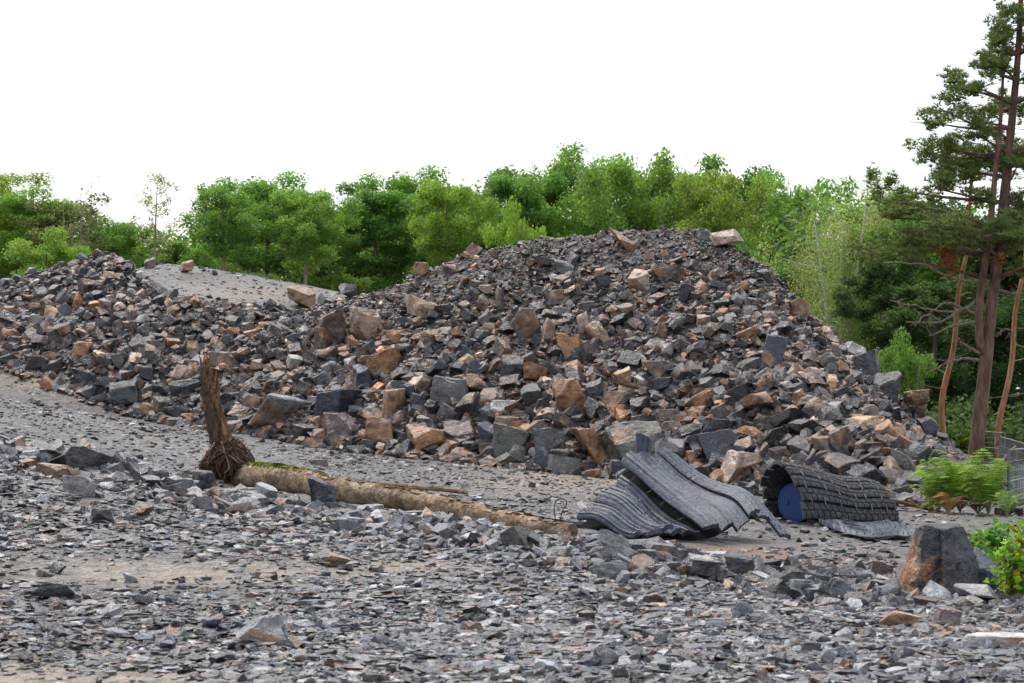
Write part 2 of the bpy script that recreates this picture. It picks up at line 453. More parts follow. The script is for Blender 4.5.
SMALL = [tri_rock(100 + i, 6 + i % 4) for i in range(36)]
FLAKE = [tri_rock(300 + i, 4 + i % 3, 0.25) for i in range(20)]
def rot_mats(yaw, tilt, tdir):
    """rotation matrices (n,3,3): yaw about z, then a tilt about a horizontal axis"""
    c, s = np.cos(yaw), np.sin(yaw); z = np.zeros_like(c); o = np.ones_like(c)
    Rz = np.stack([np.stack([c, -s, z], -1), np.stack([s, c, z], -1), np.stack([z, z, o], -1)], -2)
    ax = np.stack([np.cos(tdir), np.sin(tdir), z], -1)
    ct, st = np.cos(tilt), np.sin(tilt); K = np.zeros(c.shape + (3, 3))
    K[:, 0, 1] = -ax[:, 2]; K[:, 0, 2] = ax[:, 1]; K[:, 1, 0] = ax[:, 2]; K[:, 1, 2] = -ax[:, 0]; K[:, 2, 0] = -ax[:, 1]; K[:, 2, 1] = ax[:, 0]
    Rt = np.eye(3)[None] + st[:, None, None] * K + (1 - ct)[:, None, None] * (K @ K)
    return Rt @ Rz
def scatter_mesh(name, lib, pos, scl, rot, tint, mat):
    """many small stones as one mesh: pos (n,3), scl (n,3), rot (n,3,3), tint (n,4)"""
    which = R.integers(0, len(lib), len(pos)); VV, FF, TT, AA = [], [], [], []; base = 0
    for k, (V, F, A) in enumerate(lib):
        i = np.where(which == k)[0]
        if not len(i): continue
        W = np.einsum('nij,nvj->nvi', rot[i], V[None] * scl[i][:, None]) + pos[i][:, None]
        VV.append(W.reshape(-1, 3))
        FF.append((F[None] + (np.arange(len(i)) * len(V))[:, None, None]).reshape(-1, 3) + base); base += len(i) * len(V)
        TT.append(np.repeat(tint[i], len(F), 0)); AA.append(np.tile(A, len(i)))
    return mesh_np(name, np.concatenate(VV), np.concatenate(FF), mat, False, np.concatenate(TT), np.concatenate(AA))

KOL = {'dk': (0.030, 0.032, 0.036), 'nv': (0.027, 0.032, 0.050), 'gy': (0.078, 0.081, 0.087), 'lg': (0.19, 0.19, 0.195), 'br': (0.10, 0.072, 0.058),
       'pu': (0.10, 0.076, 0.073), 'or': (0.28, 0.14, 0.065), 'tn': (0.30, 0.20, 0.13), 'pk': (0.40, 0.30, 0.245), 'wh': (0.55, 0.53, 0.51), 'gg': (0.085, 0.087, 0.074)}
def palette(n, wts):
    ks = list(wts); p = np.array([wts[k] for k in ks], float); p /= p.sum()
    c = np.array([KOL[k] for k in ks])[R.choice(len(ks), n, p=p)]
    return c * np.exp(R.normal(0, 0.32, (n, 1))) * np.exp(R.normal(0, 0.02, (n, 3)))

# ---------------------------------------------------------------- rock heap and rubble bank
LOFT = [((-60,355,47),(-70,287,51)),((0,365,45),(0,286,49.5)),((60,392,44),(55,264,49.5)),((130,415,42.5),(112,259,48.5)),((190,428,41.5),(150,288,47.5)),
        ((260,437,40.3),(225,310,46.5)),((330,448,39),(310,307,46)),((400,457,38),(390,284,45.5)),((470,464,37),(465,250,45.5)),((540,470,36),(540,236,45)),
        ((600,477,35.5),(610,231,44.5)),((680,484,34.5),(690,231,43.5)),((760,492,33.3),(732,243,42.5)),((820,500,32.3),(772,273,41.5)),((870,506,31.5),(812,313,40.5)),
        ((910,508,31.3),(852,358,39.5)),((940,506,31.6),(890,398,38.5)),((965,496,33),(930,428,37.5)),((985,485,35),(968,472,37))]
TOE = np.array([tuple(at(*a)) for a, b in LOFT]); CREST = np.array([tuple(at(*b)) for a, b in LOFT])
NC = len(LOFT)
def loft_point(u, v):
    """u column 0..NC-1, v 0 toe .. 1 crest .. 2 back foot"""
    u = np.asarray(u, float); v = np.asarray(v, float); i = np.arange(NC)
    t = np.stack([np.interp(u, i, TOE[:, k]) for k in range(3)], -1); c = np.stack([np.interp(u, i, CREST[:, k]) for k in range(3)], -1)
    bk = c + np.array([0, 7.0, 0]); bk[..., 2] = terrain(bk[..., 0], bk[..., 1]) - 0.4
    bk[..., 2] = np.minimum(bk[..., 2], c[..., 2] - 0.5)
    bk[..., 1] = c[..., 1] + 1.0 + (c[..., 2] - bk[..., 2]) * 1.35
    f = np.clip(v, -0.2, 1)[..., None]; b = np.clip(v - 1, 0, 1)[..., None]
    p = t + (c - t) * f
    p[..., 2] += 0.22 * np.sin(np.pi * np.clip(v, 0, 1)) * np.clip((c[..., 2] - t[..., 2]) / 4, 0, 1)
    p = p + (bk - c) * b
    p[..., 2] += 0.22 * np.sin(np.pi * b[..., 0])
    r = np.clip(v * 6, 0, 1) * np.clip((2 - v) * 3, 0, 1)
    n = fbm(p[..., 0] * 0.7, p[..., 1] * 0.7 + p[..., 2] * 0.5, 21); p[..., 2] += 0.55 * n * r
    return p
def loft_mesh(name, u0, u1, n, parent):
    us = np.linspace(u0, u1, n); vs = np.concatenate([[-0.08], np.linspace(0, 1, 46), np.linspace(1.05, 2, 14)])
    U, Vv = np.meshgrid(us, vs); P = loft_point(U, Vv); a = np.arange(P.shape[0] * n).reshape(-1, n)
    F = np.stack([a[:-1, :-1], a[:-1, 1:], a[1:, 1:], a[1:, :-1]], -1).reshape(-1, 4); P = P.reshape(-1, 3)
    o = link(name, mesh_np(name, P, F, M['core'], True), parent)
    return o, P, F
SPLIT = 5.9
heap = thing('rock_heap', 'tall dark heap of broken grey and rusty quarry rock', 'rock heap')
bank = thing('rubble_bank', 'low long bank of loose dark rubble left of the tall heap', 'rubble bank')
_, HP, HF = loft_mesh('rubble_bed', SPLIT, NC - 1, 150, heap)
_, BP, BF = loft_mesh('rubble_bed', 0, SPLIT, 80, bank)
HBVH = BVHTree.FromPolygons([tuple(v) for v in HP] + [tuple(v) for v in BP], [tuple(f) for f in HF.tolist()] + [tuple(i + len(HP) for i in f) for f in BF.tolist()])

# hand-placed boulders: px, py, width, height (pixels), colour, rust 0..1, shape, roll degrees, label
BOULDERS = [
 (337,411,46,30,'nv',.0,'wedge',-8,'dark navy angular boulder behind a purple grey one at the heap foot'),
 (343,432,42,31,'pu',.15,'block',0,'squat purple grey boulder at the heap foot, rust at its lower left'),
 (383,437,36,26,'or',.6,'block',12,'rounded orange boulder at the heap foot above the log'),
 (432,443,48,32,'or',.5,'block',-4,'ochre boulder with a flat grey top at the heap foot'),
 (393,411,23,34,'tn',.5,'tall',0,'two-tone upright rock, grey above and ochre below, over the orange boulder'),
 (363,379,32,20,'nv',.0,'wedge',10,'dark pointed slab left of a long rusty slab'),
 (384,367,36,19,'or',.3,'slab',-25,'rusty slab tilted up to the right in mid-slope'),
 (334,337,46,34,'br',.4,'block',-20,'large brown boulder on the left shoulder of the heap'),
 (368,329,42,32,'tn',.3,'block',15,'large tan and grey boulder beside the brown boulder on the left shoulder'),
 (422,311,44,18,'tn',.25,'slab',-18,'long flat tan slab lying high on the left flank'),
 (434,339,30,19,'tn',.3,'block',0,'tan boulder just below the long tan slab'),
 (474,388,38,24,'br',.5,'wedge',12,'rusty brown wedge of rock in the middle of the left flank'),
 (507,411,29,17,'wh',.1,'slab',2,'whitish block, the palest low on the heap'),
 (508,425,28,14,'br',.7,'slab',0,'rust red stone directly under the whitish block'),
 (529,335,30,40,'gy',.35,'tall',-12,'tall grey rock with an orange foot standing mid-slope'),
 (547,340,12,34,'tn',.3,'tall',-10,'narrow tan upright sliver right of the tall grey rock'),
 (511,370,28,24,'dk',.05,'block',0,'black cube-like rock left of a rusty slab'),
 (538,376,34,15,'or',.3,'slab',-14,'thin rusty slab right of the black cube-like rock'),
 (450,397,44,32,'gy',.1,'wedge',-15,'broad grey rock with a sloping face in the lower left flank'),
 (463,437,38,28,'pu',.1,'block',5,'flat-topped purple grey rock right of the ochre boulder'),
 (511,447,36,36,'gg',.1,'block',0,'greenish grey boulder at the heap foot left of a red brown one'),
 (533,436,22,25,'br',.6,'tall',0,'red brown upright block at the heap foot'),
 (501,306,19,28,'pu',.3,'tall',-15,'purple brown upright rock high on the left flank'),
 (594,452,30,46,'or',.5,'tall',22,'big orange slab-sided rock leaning at the heap foot'),
 (630,451,56,46,'gg',.08,'block',0,'largest grey block at the heap foot behind the rubber mat peak'),
 (566,461,30,19,'br',.1,'block',0,'dark brown low block at the heap foot'),
 (551,449,34,31,'gy',.05,'block',8,'grey boulder left of the big orange slab-sided rock'),
 (570,404,40,36,'or',.45,'block',-6,'rust brown cube with a grey top in mid-slope'),
 (595,396,17,25,'gy',.0,'tall',8,'grey upright chip against the rust brown cube'),
 (616,405,26,22,'br',.4,'block',0,'brown stone right of the grey upright chip'),
 (583,329,14,26,'pk',.2,'tall',14,'pinkish upright stone of a pair in mid-slope'),
 (598,337,20,25,'tn',.3,'tall',-22,'tan tilted stone touching the pinkish upright stone'),
 (569,350,22,24,'or',.4,'wedge',0,'orange wedge left below the pinkish pair'),
 (662,374,38,20,'gg',.3,'slab',-3,'grey slab with a rusty right end in mid-slope'),
 (722,318,15,16,'or',.5,'block',0,'small bright orange block high on the right side'),
 (749,338,22,15,'or',.4,'wedge',25,'orange faced stone near the dark upright slab'),
 (772,361,25,40,'nv',.0,'tall',5,'dark blue black upright slab on the right slope'),
 (722,412,32,17,'pu',.45,'wedge',0,'rust streaked low rock in the lower middle slope'),
 (698,416,15,17,'or',.4,'wedge',0,'small orange pointed stone left of a rust streaked rock'),
 (719,430,34,18,'gy',.0,'slab',-8,'smooth grey slab in the lower middle slope'),
 (722,448,42,28,'nv',.0,'wedge',-12,'dark blue rock with a lit sloping face above the mats'),
 (676,434,26,20,'br',.6,'block',0,'rust and grey block right of the largest grey block'),
 (740,472,42,33,'pk',.5,'block',2,'pinkish cube with rusty side between the two rubber mats'),
 (695,459,21,13,'or',.4,'slab',10,'small orange slab above the ridge of the rubber mat'),
 (773,442,28,25,'dk',.0,'block',0,'black boulder above the curled mat, left of a flat dark block'),
 (781,460,25,17,'dk',.0,'slab',0,'flat-topped dark block just above the curled rubber mat'),
 (645,366,13,15,'pk',.1,'wedge',20,'small pinkish white stone in mid-slope'),
 (802,402,21,13,'tn',.4,'wedge',-8,'small tan orange stone alone among dark rock on the right'),
 (840,445,38,30,'pu',.3,'block',10,'purple brown boulder above the right end of the curled mat'),
 (879,457,25,15,'or',.3,'slab',-2,'orange brick-like block at the lower right of the heap'),
 (916,398,23,13,'tn',.3,'slab',0,'flat tan stone capping the right edge of the heap'),
 (915,415,22,17,'br',.4,'block',0,'brown stone under the flat tan capstone'),
 (929,437,21,30,'nv',.0,'tall',-10,'dark oval rock standing at the right edge of the heap'),
 (862,374,36,34,'gy',.1,'block',8,'big grey rock on the right skyline of the heap'),
 (856,352,22,12,'wh',.0,'slab',32,'white streak of stone on the right skyline'),
 (885,392,32,30,'dk',.0,'block',0,'black boulder on the lower right skyline'),
 (800,315,19,24,'br',.6,'block',15,'rust sided rock on the upper right skyline'),
 (726,239,32,14,'pk',.15,'slab',-6,'long pinkish boulder on the summit skyline'),
 (624,245,34,18,'or',.5,'wedge',20,'rust brown boulder at the top centre of the heap'),
 (637,286,25,28,'pk',.35,'wedge',10,'pale tan boulder high on the middle of the heap'),
 (668,278,32,14,'br',.4,'slab',-10,'brownish long stone right of the pale tan boulder'),
 (688,296,29,18,'dk',.0,'wedge',12,'dark wedge under the brownish long stone'),
 (702,291,13,18,'or',.3,'tall',-8,'orange chip at the right of the dark wedge'),
 (563,270,23,15,'gy',.0,'wedge',8,'blue grey stone high left of the summit'),
 (559,299,21,15,'pu',.2,'block',0,'purple stone on the upper left slope'),
 (704,239,15,15,'gy',.0,'block',20,'grey stone next to the long pinkish summit boulder'),
 (471,254,19,16,'tn',.4,'block',10,'tan boulder on the left skyline of the heap'),
 (421,270,15,12,'tn',.4,'block',0,'small tan block low on the left skyline'),
 (451,271,17,10,'br',.5,'slab',0,'small rusty slab on the left skyline'),
 (348,291,17,14,'lg',.1,'wedge',-15,'pointed light grey rock where heap and bank meet'),
 (283,418,52,42,'lg',.45,'wedge',22,'large wedge rock with a pale sloping top right of the upturned root'),
 (224,363,28,18,'br',.6,'block',-3,'dark brown block just above the upturned root'),
 (181,374,19,13,'pk',.3,'wedge',0,'small pinkish stone left of the root tip'),
 (185,391,30,20,'gy',.0,'slab',-3,'dark block with a pale flat top left of the root'),
 (195,421,25,15,'or',.5,'block',0,'orange stone at the bank foot left of the root'),
 (322,346,17,28,'br',.7,'tall',12,'dark rusty upright rock at the left shoulder of the heap'),
 (127,398,40,31,'dk',.15,'block',0,'big dark block at the foot of the rubble bank'),
 (151,414,15,16,'or',.5,'block',10,'orange stone beside the big dark bank-foot block'),
 (178,417,28,16,'gy',.0,'slab',-5,'grey slab beside the orange bank-foot stone'),
 (88,381,30,20,'dk',.0,'wedge',0,'dark wedge at the bank foot left of the big block'),
 (85,335,17,11,'pk',.2,'wedge',-10,'pale pink stone in the middle of the bank'),
 (84,350,25,13,'or',.4,'slab',-5,'orange slab below the pale pink stone on the bank'),
 (69,329,20,10,'gy',.0,'slab',-15,'grey flake left of the pale pink stone'),
 (171,297,15,12,'nv',.0,'block',0,'dark cube on the bank edge beside the bare gravel'),
 (111,277,12,9,'pk',.3,'wedge',0,'pale rusty stone near the top of the bank'),
 (182,303,20,11,'pk',.3,'slab',0,'pinkish slab on the bank crest below the bare gravel'),
]
SHAPES = {'block': (8, 1.0, (0.24, 0.46), 0.05), 'wedge': (7, 1.0, (0.14, 0.42), 0.05), 'slab': (7, 0.35, (0.24, 0.46), 0.045), 'tall': (8, 0.6, (0.22, 0.44), 0.05)}
USED = []
def boulder(px, py, w, h, col, rust, shape, roll, label, hit=None, sink=0.12, name='boulder', cat='boulder', group=None):
    if hit is None:
        for dy in range(0, 30, 2):                       # a boulder on the skyline rests on the first slope below it
            hit, nrm = ray(HBVH, px, py + dy)
            if hit is not None: break
        if dy: hit = at(px, py, hit.y)
    d = hit.y; W, H = w * d / FPX, h * d / FPX; D = 0.5 * (W + H) * 1.0
    me = hero_rock(name, 2000 + len(USED), SHAPES[shape][0], M['rock'], *SHAPES[shape][1:])
    o = link(name, me)
    o.scale = (W * 1.08, D, H * 1.12)
    o.rotation_euler = (random.uniform(-0.15, 0.15), math.radians(roll), random.uniform(-0.35, 0.35) + random.choice((0, math.pi)))
    o.location = hit + Vector((0, -0.10 * D, 0.10 * H - sink * H * 0))
    c = np.array(KOL[col]) * math.exp(random.gauss(0, 0.1)); o.color = (*c, rust)
    tag(o, label, cat, group or 'boulders on the heap and bank')
    USED.append((px, py, w, h))
    return o
for b in BOULDERS: boulder(*b)
for (px, py, w, h, c, ru, sh, ro, lab) in [
    (302,298,26,21,'tn',.6,'block',0,'ochre boulder standing alone on the bare gravel slope'),
    (187,268,13,11,'or',.2,'block',5,'orange block at the far edge of the bare gravel'),
    (150,264,14,11,'pu',.4,'block',0,'brownish boulder on the gravel edge below the thin airy tree'),
    (132,260,9,9,'or',.3,'block',0,'small orange stone on the gravel edge right of the bank top'),
    (215,273,6,5,'gy',.2,'block',0,'tiny grey stone on the far gravel edge')]:
    h_, _ = ray(GBVH, px, py + h * 0.4)
    if h_ is None or h_.y > 100: h_ = at(px, py, 73)
    h_ = Vector((h_.x, h_.y, tz(h_.x, h_.y) + h * h_.y / FPX * 0.38))
    boulder(px, py, w, h, c, ru, sh, ro, lab, hit=h_, group='boulders on the bare gravel slope')

def fill_heap(parent, u0, u1, n_ind, n_mid, n_small, big0, big1, wts, name):
    # individual rocks: candidates sorted by size, kept apart in the picture plane
    n = n_ind * 14
    u = R.uniform(u0, u1, n); v = R.uniform(-0.02, 1.03, n) ** 1.15
    P = loft_point(u, np.clip(v, 0, 1.02)); b = big0 + (big1 - big0) * np.clip(v, 0, 1); s = np.minimum(b * np.exp(R.normal(-0.1, 0.3, n)), b * R.uniform(0.85, 1.45, n))
    q = proj(P); pxs = s * FPX / P[:, 1]; order = np.argsort(-pxs); keep = []
    bx = [(a, b, 0.45 * (w + h)) for a, b, w, h in USED]
    for i in order:
        x, y, r = q[i, 0], q[i, 1], pxs[i]
        if any((x - a) ** 2 + (1.3 * (y - b)) ** 2 < (0.42 * (r + rr)) ** 2 for a, b, rr in bx): continue
        bx.append((x, y, r)); keep.append(i)
        if len(keep) >= n_ind: break
    cols = palette(len(keep), wts) * np.array([1.08, 1.0, 0.93]); rust = np.clip(R.beta(0.55, 2.3, len(keep)), 0, 0.75)
    for k, i in enumerate(keep):
        o = link(name, PIECES[random.randrange(len(PIECES))], parent)
        S = s[i] * np.exp(R.normal(0, 0.16, 3)) * np.array([1.18, 1.0, 0.80])
        o.scale = S; o.rotation_euler = (R.normal(0, 0.45), R.normal(0, 0.45), R.uniform(0, 6.28))
        p = P[i]; o.location = (p[0], p[1] - 0.12 * s[i], p[2] + R.uniform(0.02, 0.34) * s[i]); o.color = (*cols[k], rust[k])
    # everything smaller
    n = n_mid + n_small
    u = R.uniform(u0, u1, n); v = R.uniform(-0.03, 1.08, n)
    P = loft_point(u, np.where(v < 0, 0, v))
    b = big0 + (big1 - big0) * np.clip(v, 0, 1)
    s = np.where(np.arange(n) < n_mid, b * 0.52 * np.exp(R.normal(0, 0.3, n)), b * 0.24 * np.exp(R.normal(0, 0.5, n)))
    P[:, 2] += s * R.uniform(-0.1, 0.42, n); P[:, 1] -= np.where(v < 0, R.uniform(0, 0.5, n), 0.0)
    lo = np.where(v < 0.02)[0]; P[lo, 2] = np.maximum(P[lo, 2], terrain(P[lo, 0], P[lo, 1]) + s[lo] * 0.2)
    rot = rot_mats(R.uniform(0, 6.28, n), np.abs(R.normal(0, 0.6, n)), R.uniform(0, 6.28, n))
    scl = s[:, None] * np.exp(R.normal(0, 0.2, (n, 3))) * np.array([1.2, 1.0, 0.72])
    t = np.concatenate([palette(n, wts) * np.array([1.08, 1.0, 0.93]), np.clip(R.beta(0.5, 2.6, n), 0, 0.75)[:, None]], 1)
    o = link('rubble', scatter_mesh('rubble', SMALL, P, scl, rot, t, M['rubble']), parent); o['kind'] = 'stuff'
def piece_mesh(i):
    V, F, A = SMALL[i % len(SMALL)]
    return mesh_np('rock', V, F, M['rock'], False, None, A)
PIECES = [hero_rock('rock', 900 + i, 6 + i % 5, M['rock'], 1.0, rough=0.045, sub=1) for i in range(40)]
fill_heap(heap, SPLIT, NC - 1.05, 300, 6800, 17000, 0.37, 0.145, {'dk': 34, 'nv': 14, 'gy': 28, 'lg': 6, 'br': 9, 'pu': 7, 'or': 5, 'tn': 4.5, 'pk': 1.5, 'gg': 4}, 'rock')
fill_heap(bank, 0, SPLIT, 300, 4500, 9000, 0.32, 0.20, {'dk': 30, 'nv': 14, 'gy': 28, 'lg': 9, 'br': 9, 'pu': 8, 'or': 2.5, 'tn': 4, 'pk': 2, 'gg': 3}, 'rock')

# ---------------------------------------------------------------- stones on the ground
FORE = [
 (53,460,29,15,'dk',.05,'slab',4,'dark block with a light top on the rubble ridge at far left'),
 (84,462,42,27,'gy',.0,'wedge',28,'large tilted slate rock on the rubble ridge at left'),
 (59,472,42,14,'tn',.3,'slab',4,'flat tan stone below the tilted slate rock'),
 (201,482,27,19,'nv',.0,'block',0,'blue grey stone propped at the left of the root mat'),
 (231,495,46,10,'lg',.0,'slab',3,'long pale flat slab in front of the root mat'),
 (79,487,28,18,'lg',.05,'wedge',-8,'light grey rounded stone on the left ridge slope'),
 (103,516,22,13,'gy',.0,'block',0,'grey stone alone below the left ridge'),
 (143,513,20,12,'br',.4,'block',0,'reddish stone below the left ridge'),
 (322,492,31,27,'nv',.0,'wedge',-5,'pointed blue grey rock standing in front of the log'),
 (262,632,50,24,'lg',.15,'wedge',8,'pale boulder with yellow green tint in the left foreground'),
 (212,625,26,12,'nv',.0,'slab',4,'dark slab left of the pale yellow-tinted boulder'),
 (55,592,42,14,'gy',.0,'slab',3,'long grey slab in the far left foreground'),
 (991,641,62,13,'wh',.1,'slab',-3,'broad white flat slab at the right edge'),
 (977,596,42,20,'lg',.1,'wedge',6,'light grey rock right in front of the black stump-like rock'),
 (742,566,37,25,'dk',.0,'block',0,'black block below the big rubber mat'),
 (792,582,27,18,'dk',.05,'wedge',10,'dark cornered stone on the ridge in the lower right'),
 (841,590,36,19,'gy',.0,'wedge',-8,'grey wedge on the ridge right of the dark cornered stone'),
 (853,574,25,20,'gg',.0,'block',15,'tilted green grey block behind the grey wedge'),
 (897,620,36,14,'tn',.3,'slab',8,'slab with a tan top in the lower right foreground'),
 (705,573,29,22,'gy',.0,'block',0,'grey block left of the black block below the mat'),
 (925,604,26,12,'br',.3,'block',-5,'brownish rock below the foot of the stump-like rock'),
 (946,618,30,17,'pu',.3,'block',0,'purple brown rock in the lower right foreground'),
 (672,570,34,14,'lg',.0,'slab',14,'light slanted slab left of the two blocks below the mat'),
 (610,572,36,15,'gy',.0,'slab',-6,'grey flat rock on the ridge right of the log end'),
 (655,599,22,11,'br',.2,'block',0,'small brown stone below the light slanted slab'),
 (330,560,40,11,'br',.3,'slab',8,'rust brown slab half way down the ridge below the log'),
]
for (px, py, wd, hh, c, ru, sh, ro, lab) in FORE:
    r_ = 0.38
    far = 19.3 if 300 < px < 350 and py < 500 else 21
    d = rest_depth(px, py, 0, far, 10); H = hh * d / FPX; d = rest_depth(px, py, H * r_, far, 10)
    boulder(px, py, wd, hh, c, ru, sh, ro, lab, hit=at(px, py, d), name='rock', cat='rock', group='larger rocks lying on the gravel')

def stones():
    # open gravel: density follows the picture so stones thin out with distance
    n = 92000
    py = R.uniform(455, 700, n); d = (EYE - 0.15) * FPX / (py - HORIZON + 0.0)
    d = np.clip(d, 9.0, 36); x = R.uniform(-0.31, 0.31, n) * d
    d = d + R.normal(0, 0.3, n)
    bd = berm_dist(x, d); onb = np.exp(-(bd / 0.8) ** 2)
    # quieter bare-soil patches hold fewer stones
    z = terrain(x, d); q = proj(np.stack([x, d, z], 1))
    def bl(cx, cy, rx, ry): return np.exp(-(((q[:, 0] - cx) / rx) ** 2 + ((q[:, 1] - cy) / ry) ** 2))
    bare = np.clip(1.7 * bl(60, 695, 210, 26) + 1.3 * (0.9 * bl(150, 574, 150, 12) + 0.6 * bl(400, 566, 140, 9) + 0.5 * bl(230, 600, 60, 10)) + 0.9 * bl(740, 556, 90, 9) + 0.86 * (bd > 1.6) * (d > 20.5), 0, 0.97)
    patch = np.clip(0.9 + 2.2 * fbm(x * 0.6, d * 0.55, 55), 0.2, 1)
    keep = R.uniform(0, 1, n) < (1 - bare) * np.maximum(patch, onb)
    x, d, z, onb = x[keep], d[keep], z[keep], onb[keep]; n = len(x)
    s = 0.036 * np.exp(R.normal(0, 0.45, n)) * np.clip(d / 14, 0.95, 1.5)
    s = s * (1 + onb * np.abs(R.normal(0.5, 0.55, n)))
    big = R.uniform(0, 1, n) < 0.03; s = np.where(big, s * 1.5, s); s = np.minimum(s, 0.11 + 0.12 * onb)
    blocky = R.uniform(0, 1, n) < (0.12 + 0.6 * onb)
    # extra blocks along the ridge of rubble
    t = R.uniform(0, len(BERM) - 1.001, 7000); i = t.astype(int); f = (t - i)[:, None]
    B = BERM[i] * (1 - f) + BERM[i + 1] * f
    right = np.clip((t - 4) / 4, 0, 1)
    bxy = B + np.stack([R.normal(0, 0.25, len(B)), R.normal(-0.35 + 0.35 * right, 0.55 + 0.25 * right, len(B))], 1); bs = 0.115 * np.exp(R.normal(0, 0.42, len(B))) * np.exp(-np.abs(bxy[:, 1] - B[:, 1]) * 0.45)
    bs = np.minimum(bs, 0.25)
    x = np.concatenate([x, bxy[:, 0]]); d = np.concatenate([d, bxy[:, 1]]); s = np.concatenate([s, bs]); blocky = np.concatenate([blocky, np.ones(len(B), bool)])
    z = terrain(x, d); n = len(x)
    P = np.stack([x, d, z], 1); q = proj(P)
    # stones do not bury the fallen trunk, the mats or the black rock
    foot = np.interp(q[:, 0], [184, 190, 240, 300, 400, 520, 580, 584, 620, 713, 790, 795, 890, 895, 1000, 1004], [0, 492, 492, 492, 508, 530, 540, 530, 540, 548, 545, 0, 0, 590, 594, 0])
    hide = (q[:, 1] - s * FPX / d * 0.45 < foot) & (d < 21.2) & (q[:, 1] > foot - 45) & (foot > 0)
    k_ = ~hide; x, d, s, blocky, P, q = x[k_], d[k_], s[k_], blocky[k_], P[k_], q[k_]; n = len(x)
    tilt = np.where(blocky, np.abs(R.normal(0, 0.5, n)), np.abs(R.normal(0, 0.16, n)))
    shape = np.where(blocky[:, None], np.array([1.15, 0.95, 0.62]), np.array([1.3, 1.0, 0.26]))
    scl = s[:, None] * shape * np.exp(R.normal(0, 0.2, (n, 3)))
    yaw = R.uniform(0, 6.28, n); td = R.uniform(0, 6.28, n); rot = rot_mats(yaw, tilt, td)
    P[:, 2] += scl[:, 2] * np.where(blocky, 0.28, 0.30)
    t = np.concatenate([palette(n, {'dk': 12, 'nv': 12, 'gy': 42, 'lg': 27, 'br': 4, 'pu': 6, 'tn': 2.5, 'pk': 1.5, 'or': 0.5, 'gg': 2.5, 'wh': 1.2}), np.clip(R.beta(0.25, 4.5, n), 0, 0.5)[:, None]], 1)
    t[:, :3] *= np.where(R.uniform(0, 1, (n, 1)) < 0.36, 1.75, 0.68)
    t[:, :3] *= np.minimum(1, 0.36 / t[:, :3].max(1, keepdims=True))
    vis = (q[:, 0] > -5) & (q[:, 0] < 1030) & (q[:, 1] < 684)
    size = np.where(vis, s * FPX / d * np.where(blocky, 1.15, 0.8), 0); order = np.argsort(-size); bx = [(a, b, 0.5 * (ww + hh)) for a, b, ww, hh in USED]; ind = []
    for i in order:
        if any((q[i, 0] - a) ** 2 + (2.2 * (q[i, 1] - b)) ** 2 < (0.42 * (size[i] + rr)) ** 2 for a, b, rr in bx): continue
        bx.append((q[i, 0], q[i, 1], size[i])); ind.append(i)
        if len(ind) == 300: break
    SF = [hero_rock('stone', 1000 + i, 5, M['stone'], 0.3, rough=0.02, sub=1) for i in range(10)]
    SB = [hero_rock('stone', 1050 + i, 6, M['stone'], rough=0.025, sub=1) for i in range(10)]
    for i in ind:
        o = link('stone', random.choice(SB if blocky[i] else SF), ground)
        o.scale = scl[i]; o.location = P[i]; o.rotation_euler = Matrix(rot[i].tolist()).to_euler(); o.color = tuple(t[i])
    rest = np.setdiff1d(np.arange(n), ind)
    for nm, sel, lib in (('gravel_flakes', rest[~blocky[rest]], FLAKE), ('gravel_chips', rest[blocky[rest]], SMALL)):
        o = link(nm, scatter_mesh(nm, lib, P[sel], scl[sel], rot[sel], t[sel], M['flake']), ground); o['kind'] = 'stuff'
    # far gravel on the bare slope and the left ramp
    n = 10000; dd = np.concatenate([R.uniform(22, 44, 6500), R.uniform(50, 76, 3500)]); xx = R.uniform(-0.30, 0.06, n) * dd
    zz = terrain(xx, dd); ss = np.where(dd < 46, 0.04, 0.05) * np.exp(R.normal(0, 0.45, n)) * np.clip(dd / 32, 0.7, 1.6)
    sc3 = ss[:, None] * np.array([1.2, 1, 0.38]) * np.exp(R.normal(0, 0.2, (n, 3)))
    tt = np.concatenate([palette(n, {'dk': 14, 'gy': 38, 'lg': 24, 'br': 6, 'pu': 6, 'gg': 6}), np.full((n, 1), 0.05)], 1)
    o = link('distant_gravel', scatter_mesh('distant_gravel', FLAKE, np.stack([xx, dd, zz + sc3[:, 2] * 0.2], 1), sc3, rot_mats(R.uniform(0, 6.28, n), np.abs(R.normal(0, 0.2, n)), R.uniform(0, 6.28, n)), tt, M['flake']), ground); o['kind'] = 'stuff'
stones()
# ---------------------------------------------------------------- trees
def leaf_cloud(C, size, up=0.5, seed=0, aspect=0.62):
    """one folded leaf (4 verts, 2 tris) at every point of C; returns V, F(tris), lv colours per vertex"""
    r = np.random.default_rng(seed); n = len(C)
    nrm = r.normal(0, 1, (n, 3)); nrm[:, 2] = np.abs(nrm[:, 2]) + up; nrm /= np.linalg.norm(nrm, axis=1, keepdims=True)
    a = np.cross(nrm, r.normal(0, 1, (n, 3))); a /= np.linalg.norm(a, axis=1, keepdims=True); b = np.cross(nrm, a)
    s = (size * np.exp(r.normal(0, 0.25, n)))[:, None]
    V = np.stack([C - a * s * 0.5, C + b * s * aspect * 0.5 + nrm * s * 0.12, C + a * s * 0.5, C - b * s * aspect * 0.5 + nrm * s * 0.12], 1).reshape(-1, 3)
    i = np.arange(n)[:, None] * 4
    F = np.concatenate([i + np.array([[0, 1, 2]]), i + np.array([[0, 2, 3]])], 0)
    lv = np.repeat(np.stack([r.uniform(0, 1, n), r.uniform(0, 1, n), r.uniform(0, 1, n), np.ones(n)], 1), 4, 0)
    return V, F, lv
